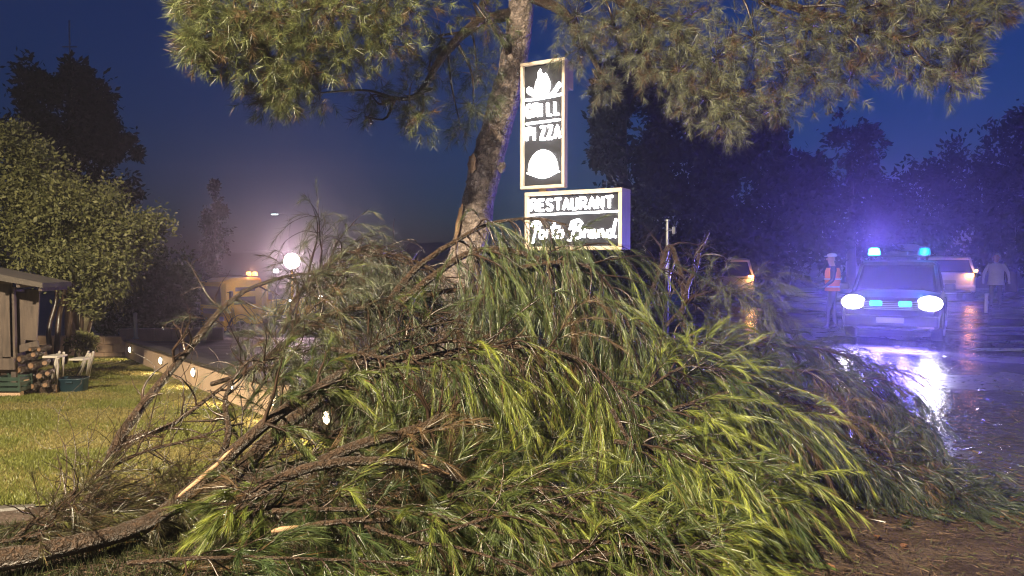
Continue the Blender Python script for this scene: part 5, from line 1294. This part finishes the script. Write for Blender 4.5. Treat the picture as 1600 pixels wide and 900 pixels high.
def ex_coat(root):
    sph = face(root, 0, .03)
    bm = bmesh.new(); rows = []
    for z, wx, wy in ((.78, .25, .21), (.95, .22, .19), (1.15, .215, .185), (1.32, .235, .185), (1.43, .2, .15), (1.5, .1, .1)):
        rows.append([bm.verts.new((wx * math.cos(a) * (1 + .03 * math.sin(5 * a)), wy * math.sin(a), z)) for a in np.linspace(0, 2 * math.pi, 24, endpoint=False)])
    for A2, B2 in zip(rows[:-1], rows[1:]):
        for i in range(24): bm.faces.new((A2[i], A2[(i + 1) % 24], B2[(i + 1) % 24], B2[i]))
    mk("raincoat", me_bm("raincoat", bm, True), coat_m, root)
    bm = bmesh.new(); bmesh.ops.create_uvsphere(bm, u_segments=18, v_segments=12, radius=1)
    bmesh.ops.delete(bm, geom=[v for v in bm.verts if v.co.y > .55], context='VERTS')
    for v in bm.verts: v.co = Vector((v.co.x * .135, v.co.y * .145 + .01, v.co.z * .16 + 1.68))
    mk("hood", me_bm("hood", bm, True), coat_m, root)
J, E = std_joints(((.33, .02, 1.18), (.36, .12, .98), (.36, .17, .9)), ((-.33, .02, 1.18), (-.35, .12, .98), (-.35, .17, .9)), .08, (0, .03))
rp_ = P(1556, 440, 24.5)
person("person in a pale hooded raincoat standing beside the white car", (rp_[0], 24.5, float(T(rp_[0], 24.5)) + 0.006), R(150), J, E, [(0, (.03, .03, .035)), (.8, (.5, .5, .53)), (1.52, (.42, .27, .2)), (1.78, (.05, .035, .03))], ex_coat)
bd = P(1541, 466, 22.5); bd[2] = float(T(bd[0], 22.5)) + 0.006
bo = tag(empty("bollard", bd), "short white post standing by the white car's rear corner", "bollard")
cyl("shaft", .05, .045, .55, (0, 0, .275), M['white_paint'], bo, n=14); cyl("cap", .06, .03, .05, (0, 0, .575), M['white_paint'], bo, n=14); cyl("foot", .09, .09, .02, (0, 0, .01), M['black'], bo, n=14)

# ================================================================== GRASS, LITTER, DEBRIS
LE = spline([(-24, 4.2), (-4.6, 4.85), (-2.9, 5.5), (-1.4, 6.7)], 200)
def inside_lawn(x, y):
    k = np.interp(x, LE[:, 0], LE[:, 1]) + 0.03
    s = (x - wall_a[0]) * Ln[0] + (y - wall_a[1]) * Ln[1]
    return (y > k) & (s > 0.03) & (y < 19.5) & (x < -0.5)
n = 420000
yy = 4.3 + 15.0 * rng.random(n) ** 1.9
xx = -yy * rng.uniform(0.1, 0.78, n)
ok = inside_lawn(xx, yy); xx = xx[ok]; yy = yy[ok]; n = len(xx)
tuft = (np.sin(xx * 3.1 + np.sin(yy * 2.3) * 1.7) + np.sin(yy * 4.3 + xx * 1.9) + rng.normal(0, .5, n)) / 3
bh = np.clip(0.024 + 0.02 * tuft, 0.01, .06) * rng.uniform(.6, 1.3, n); wd = 0.0022 + 0.0005 * yy
an = rng.uniform(0, 2 * math.pi, n); z0 = T(xx, yy) + .01
p = np.stack([xx, yy, z0], 1); sd = np.stack([np.cos(an), np.sin(an), 0 * an], 1) * wd[:, None]
tipp = p + np.stack([rng.normal(0, .5, n) * bh, rng.normal(0, .5, n) * bh, bh], 1)
V = np.stack([p - sd, p + sd, tipp], 1).reshape(-1, 3)
c = np.where((tuft > 0.05)[:, None], np.array([[.125, .135, .03]]), np.array([[.19, .16, .055]])) * rng.uniform(.6, 1.35, (n, 1))
gr_ = mk("grass", tri_mesh("grass", [V], [np.repeat(c, 3, 0)]), M['grass'])
tag(gr_, "short wet lawn grass between the shed and the lamp-lit wall", "grass", kind="stuff")

def scatter(n, xr_, yr_, ln, wd, col, fn=None, h=0.014):
    x = rng.uniform(*xr_, n); y = yr_[0] + (yr_[1] - yr_[0]) * rng.random(n) ** 1.4
    if fn is not None:
        k = fn(x, y); x = x[k]; y = y[k]; n = len(x)
    a = rng.uniform(0, 2 * math.pi, n); L = ln * rng.uniform(.5, 1.3, n)
    d = np.stack([np.cos(a), np.sin(a), rng.normal(0, .12, n)], 1); p = np.stack([x, y, T(x, y) + h + rng.uniform(0, .012, n)], 1)
    s = np.stack([-np.sin(a), np.cos(a), rng.normal(0, .5, n)], 1) * wd
    V = np.stack([p - s, p + s, p + d * L[:, None]], 1); V[..., 2] = np.maximum(V[..., 2], T(V[..., 0], V[..., 1]) + .009)
    c = np.array(col)[rng.integers(0, len(col), n)] * rng.uniform(.6, 1.4, (n, 1))
    return V.reshape(-1, 3), np.repeat(c, 3, 0)
browns = [(.055, .034, .022), (.075, .046, .03), (.04, .026, .018), (.11, .075, .05)]
V1, C1 = scatter(60000, (-3, 6), (2.6, 8.5), .09, .0022, browns + [(.07, .08, .03)])
V2, C2 = scatter(16000, (2.5, 12), (4, 16), .12, .006, [(.06, .06, .03), (.1, .075, .045), (.05, .06, .03)], lambda x, y: np.sin(x * 1.1 + y * .7) + np.sin(y * 1.3 - x * .4) + rng.normal(0, .6, len(x)) > -.2)
lt = mk("needle_litter", tri_mesh("needle_litter", [V1, V2], [C1, C2]), M['litter'])
tag(lt, "brown pine needle litter strewn over the soil and wet road", "litter", kind="stuff")
# ground vegetation along the bottom left edge
V3, C3 = [], []
n = 26000; x = rng.uniform(-3.2, 0.9, n); y = rng.uniform(3.3, 4.6, n)
h = rng.uniform(.02, .09, n); an = rng.uniform(0, 6.28, n); p = np.stack([x, y, T(x, y)], 1); s = np.stack([np.cos(an), np.sin(an), 0 * an], 1) * .003
V = np.stack([p - s, p + s, p + np.stack([rng.normal(0, .4, n) * h, rng.normal(0, .4, n) * h, h], 1)], 1).reshape(-1, 3)
c = np.array([[.03, .036, .014]]) * rng.uniform(.5, 1.3, (n, 1))
vg = mk("verge_grass", tri_mesh("verge_grass", [V], [np.repeat(c, 3, 0)]), M['grass'])
tag(vg, "dark grass on the verge along the bottom edge", "grass", kind="stuff")
# dead leaves
for (u, v, lb) in ((1412, 854, "curled brown leaf lying on the bare soil"), (1296, 886, "pale brown leaf by the bottom green spray"), (1370, 840, "small brown leaf on the soil left of the curled one")):
    c = G(u, v, .012); bm = bmesh.new()
    pts = [(-.04, 0, .004), (-.02, .018, .012), (.015, .016, .014), (.04, 0, .006), (.015, -.017, .012), (-.02, -.018, .01)]
    vs = [bm.verts.new(p_) for p_ in pts]; m_ = bm.verts.new((0, 0, .002))
    for i in range(6): bm.faces.new((vs[i], vs[(i + 1) % 6], m_))
    r_ = bmesh.ops.solidify(bm, geom=bm.faces[:], thickness=.0015)
    o = mk("fallen_leaf", me_bm("fallen_leaf", bm), M['dead_leaf']); o.location = tuple(c); o.rotation_euler = (0, 0, u * .37)
    tag(o, lb, "leaf", "fallen leaves on the soil")

# ================================================================== HAZE
hz_ = box("haze", (236, 190, 25), (0, 52, 8.0), None, None, 0)
hm = bpy.data.materials.new("rain_haze"); hm.use_nodes = True
n = hm.node_tree.nodes; l = hm.node_tree.links; n.remove(n["Principled BSDF"])
pv = n.new("ShaderNodeVolumePrincipled"); pv.inputs["Color"].default_value = (.9, .92, 1, 1); pv.inputs["Density"].default_value = HAZE_DENSITY; pv.inputs["Anisotropy"].default_value = HAZE_G
l.new(pv.outputs[0], n["Material Output"].inputs["Volume"])
hz_.data.materials.append(hm)
tag(hz_, "thin rain haze filling the whole place", "haze", kind="stuff")
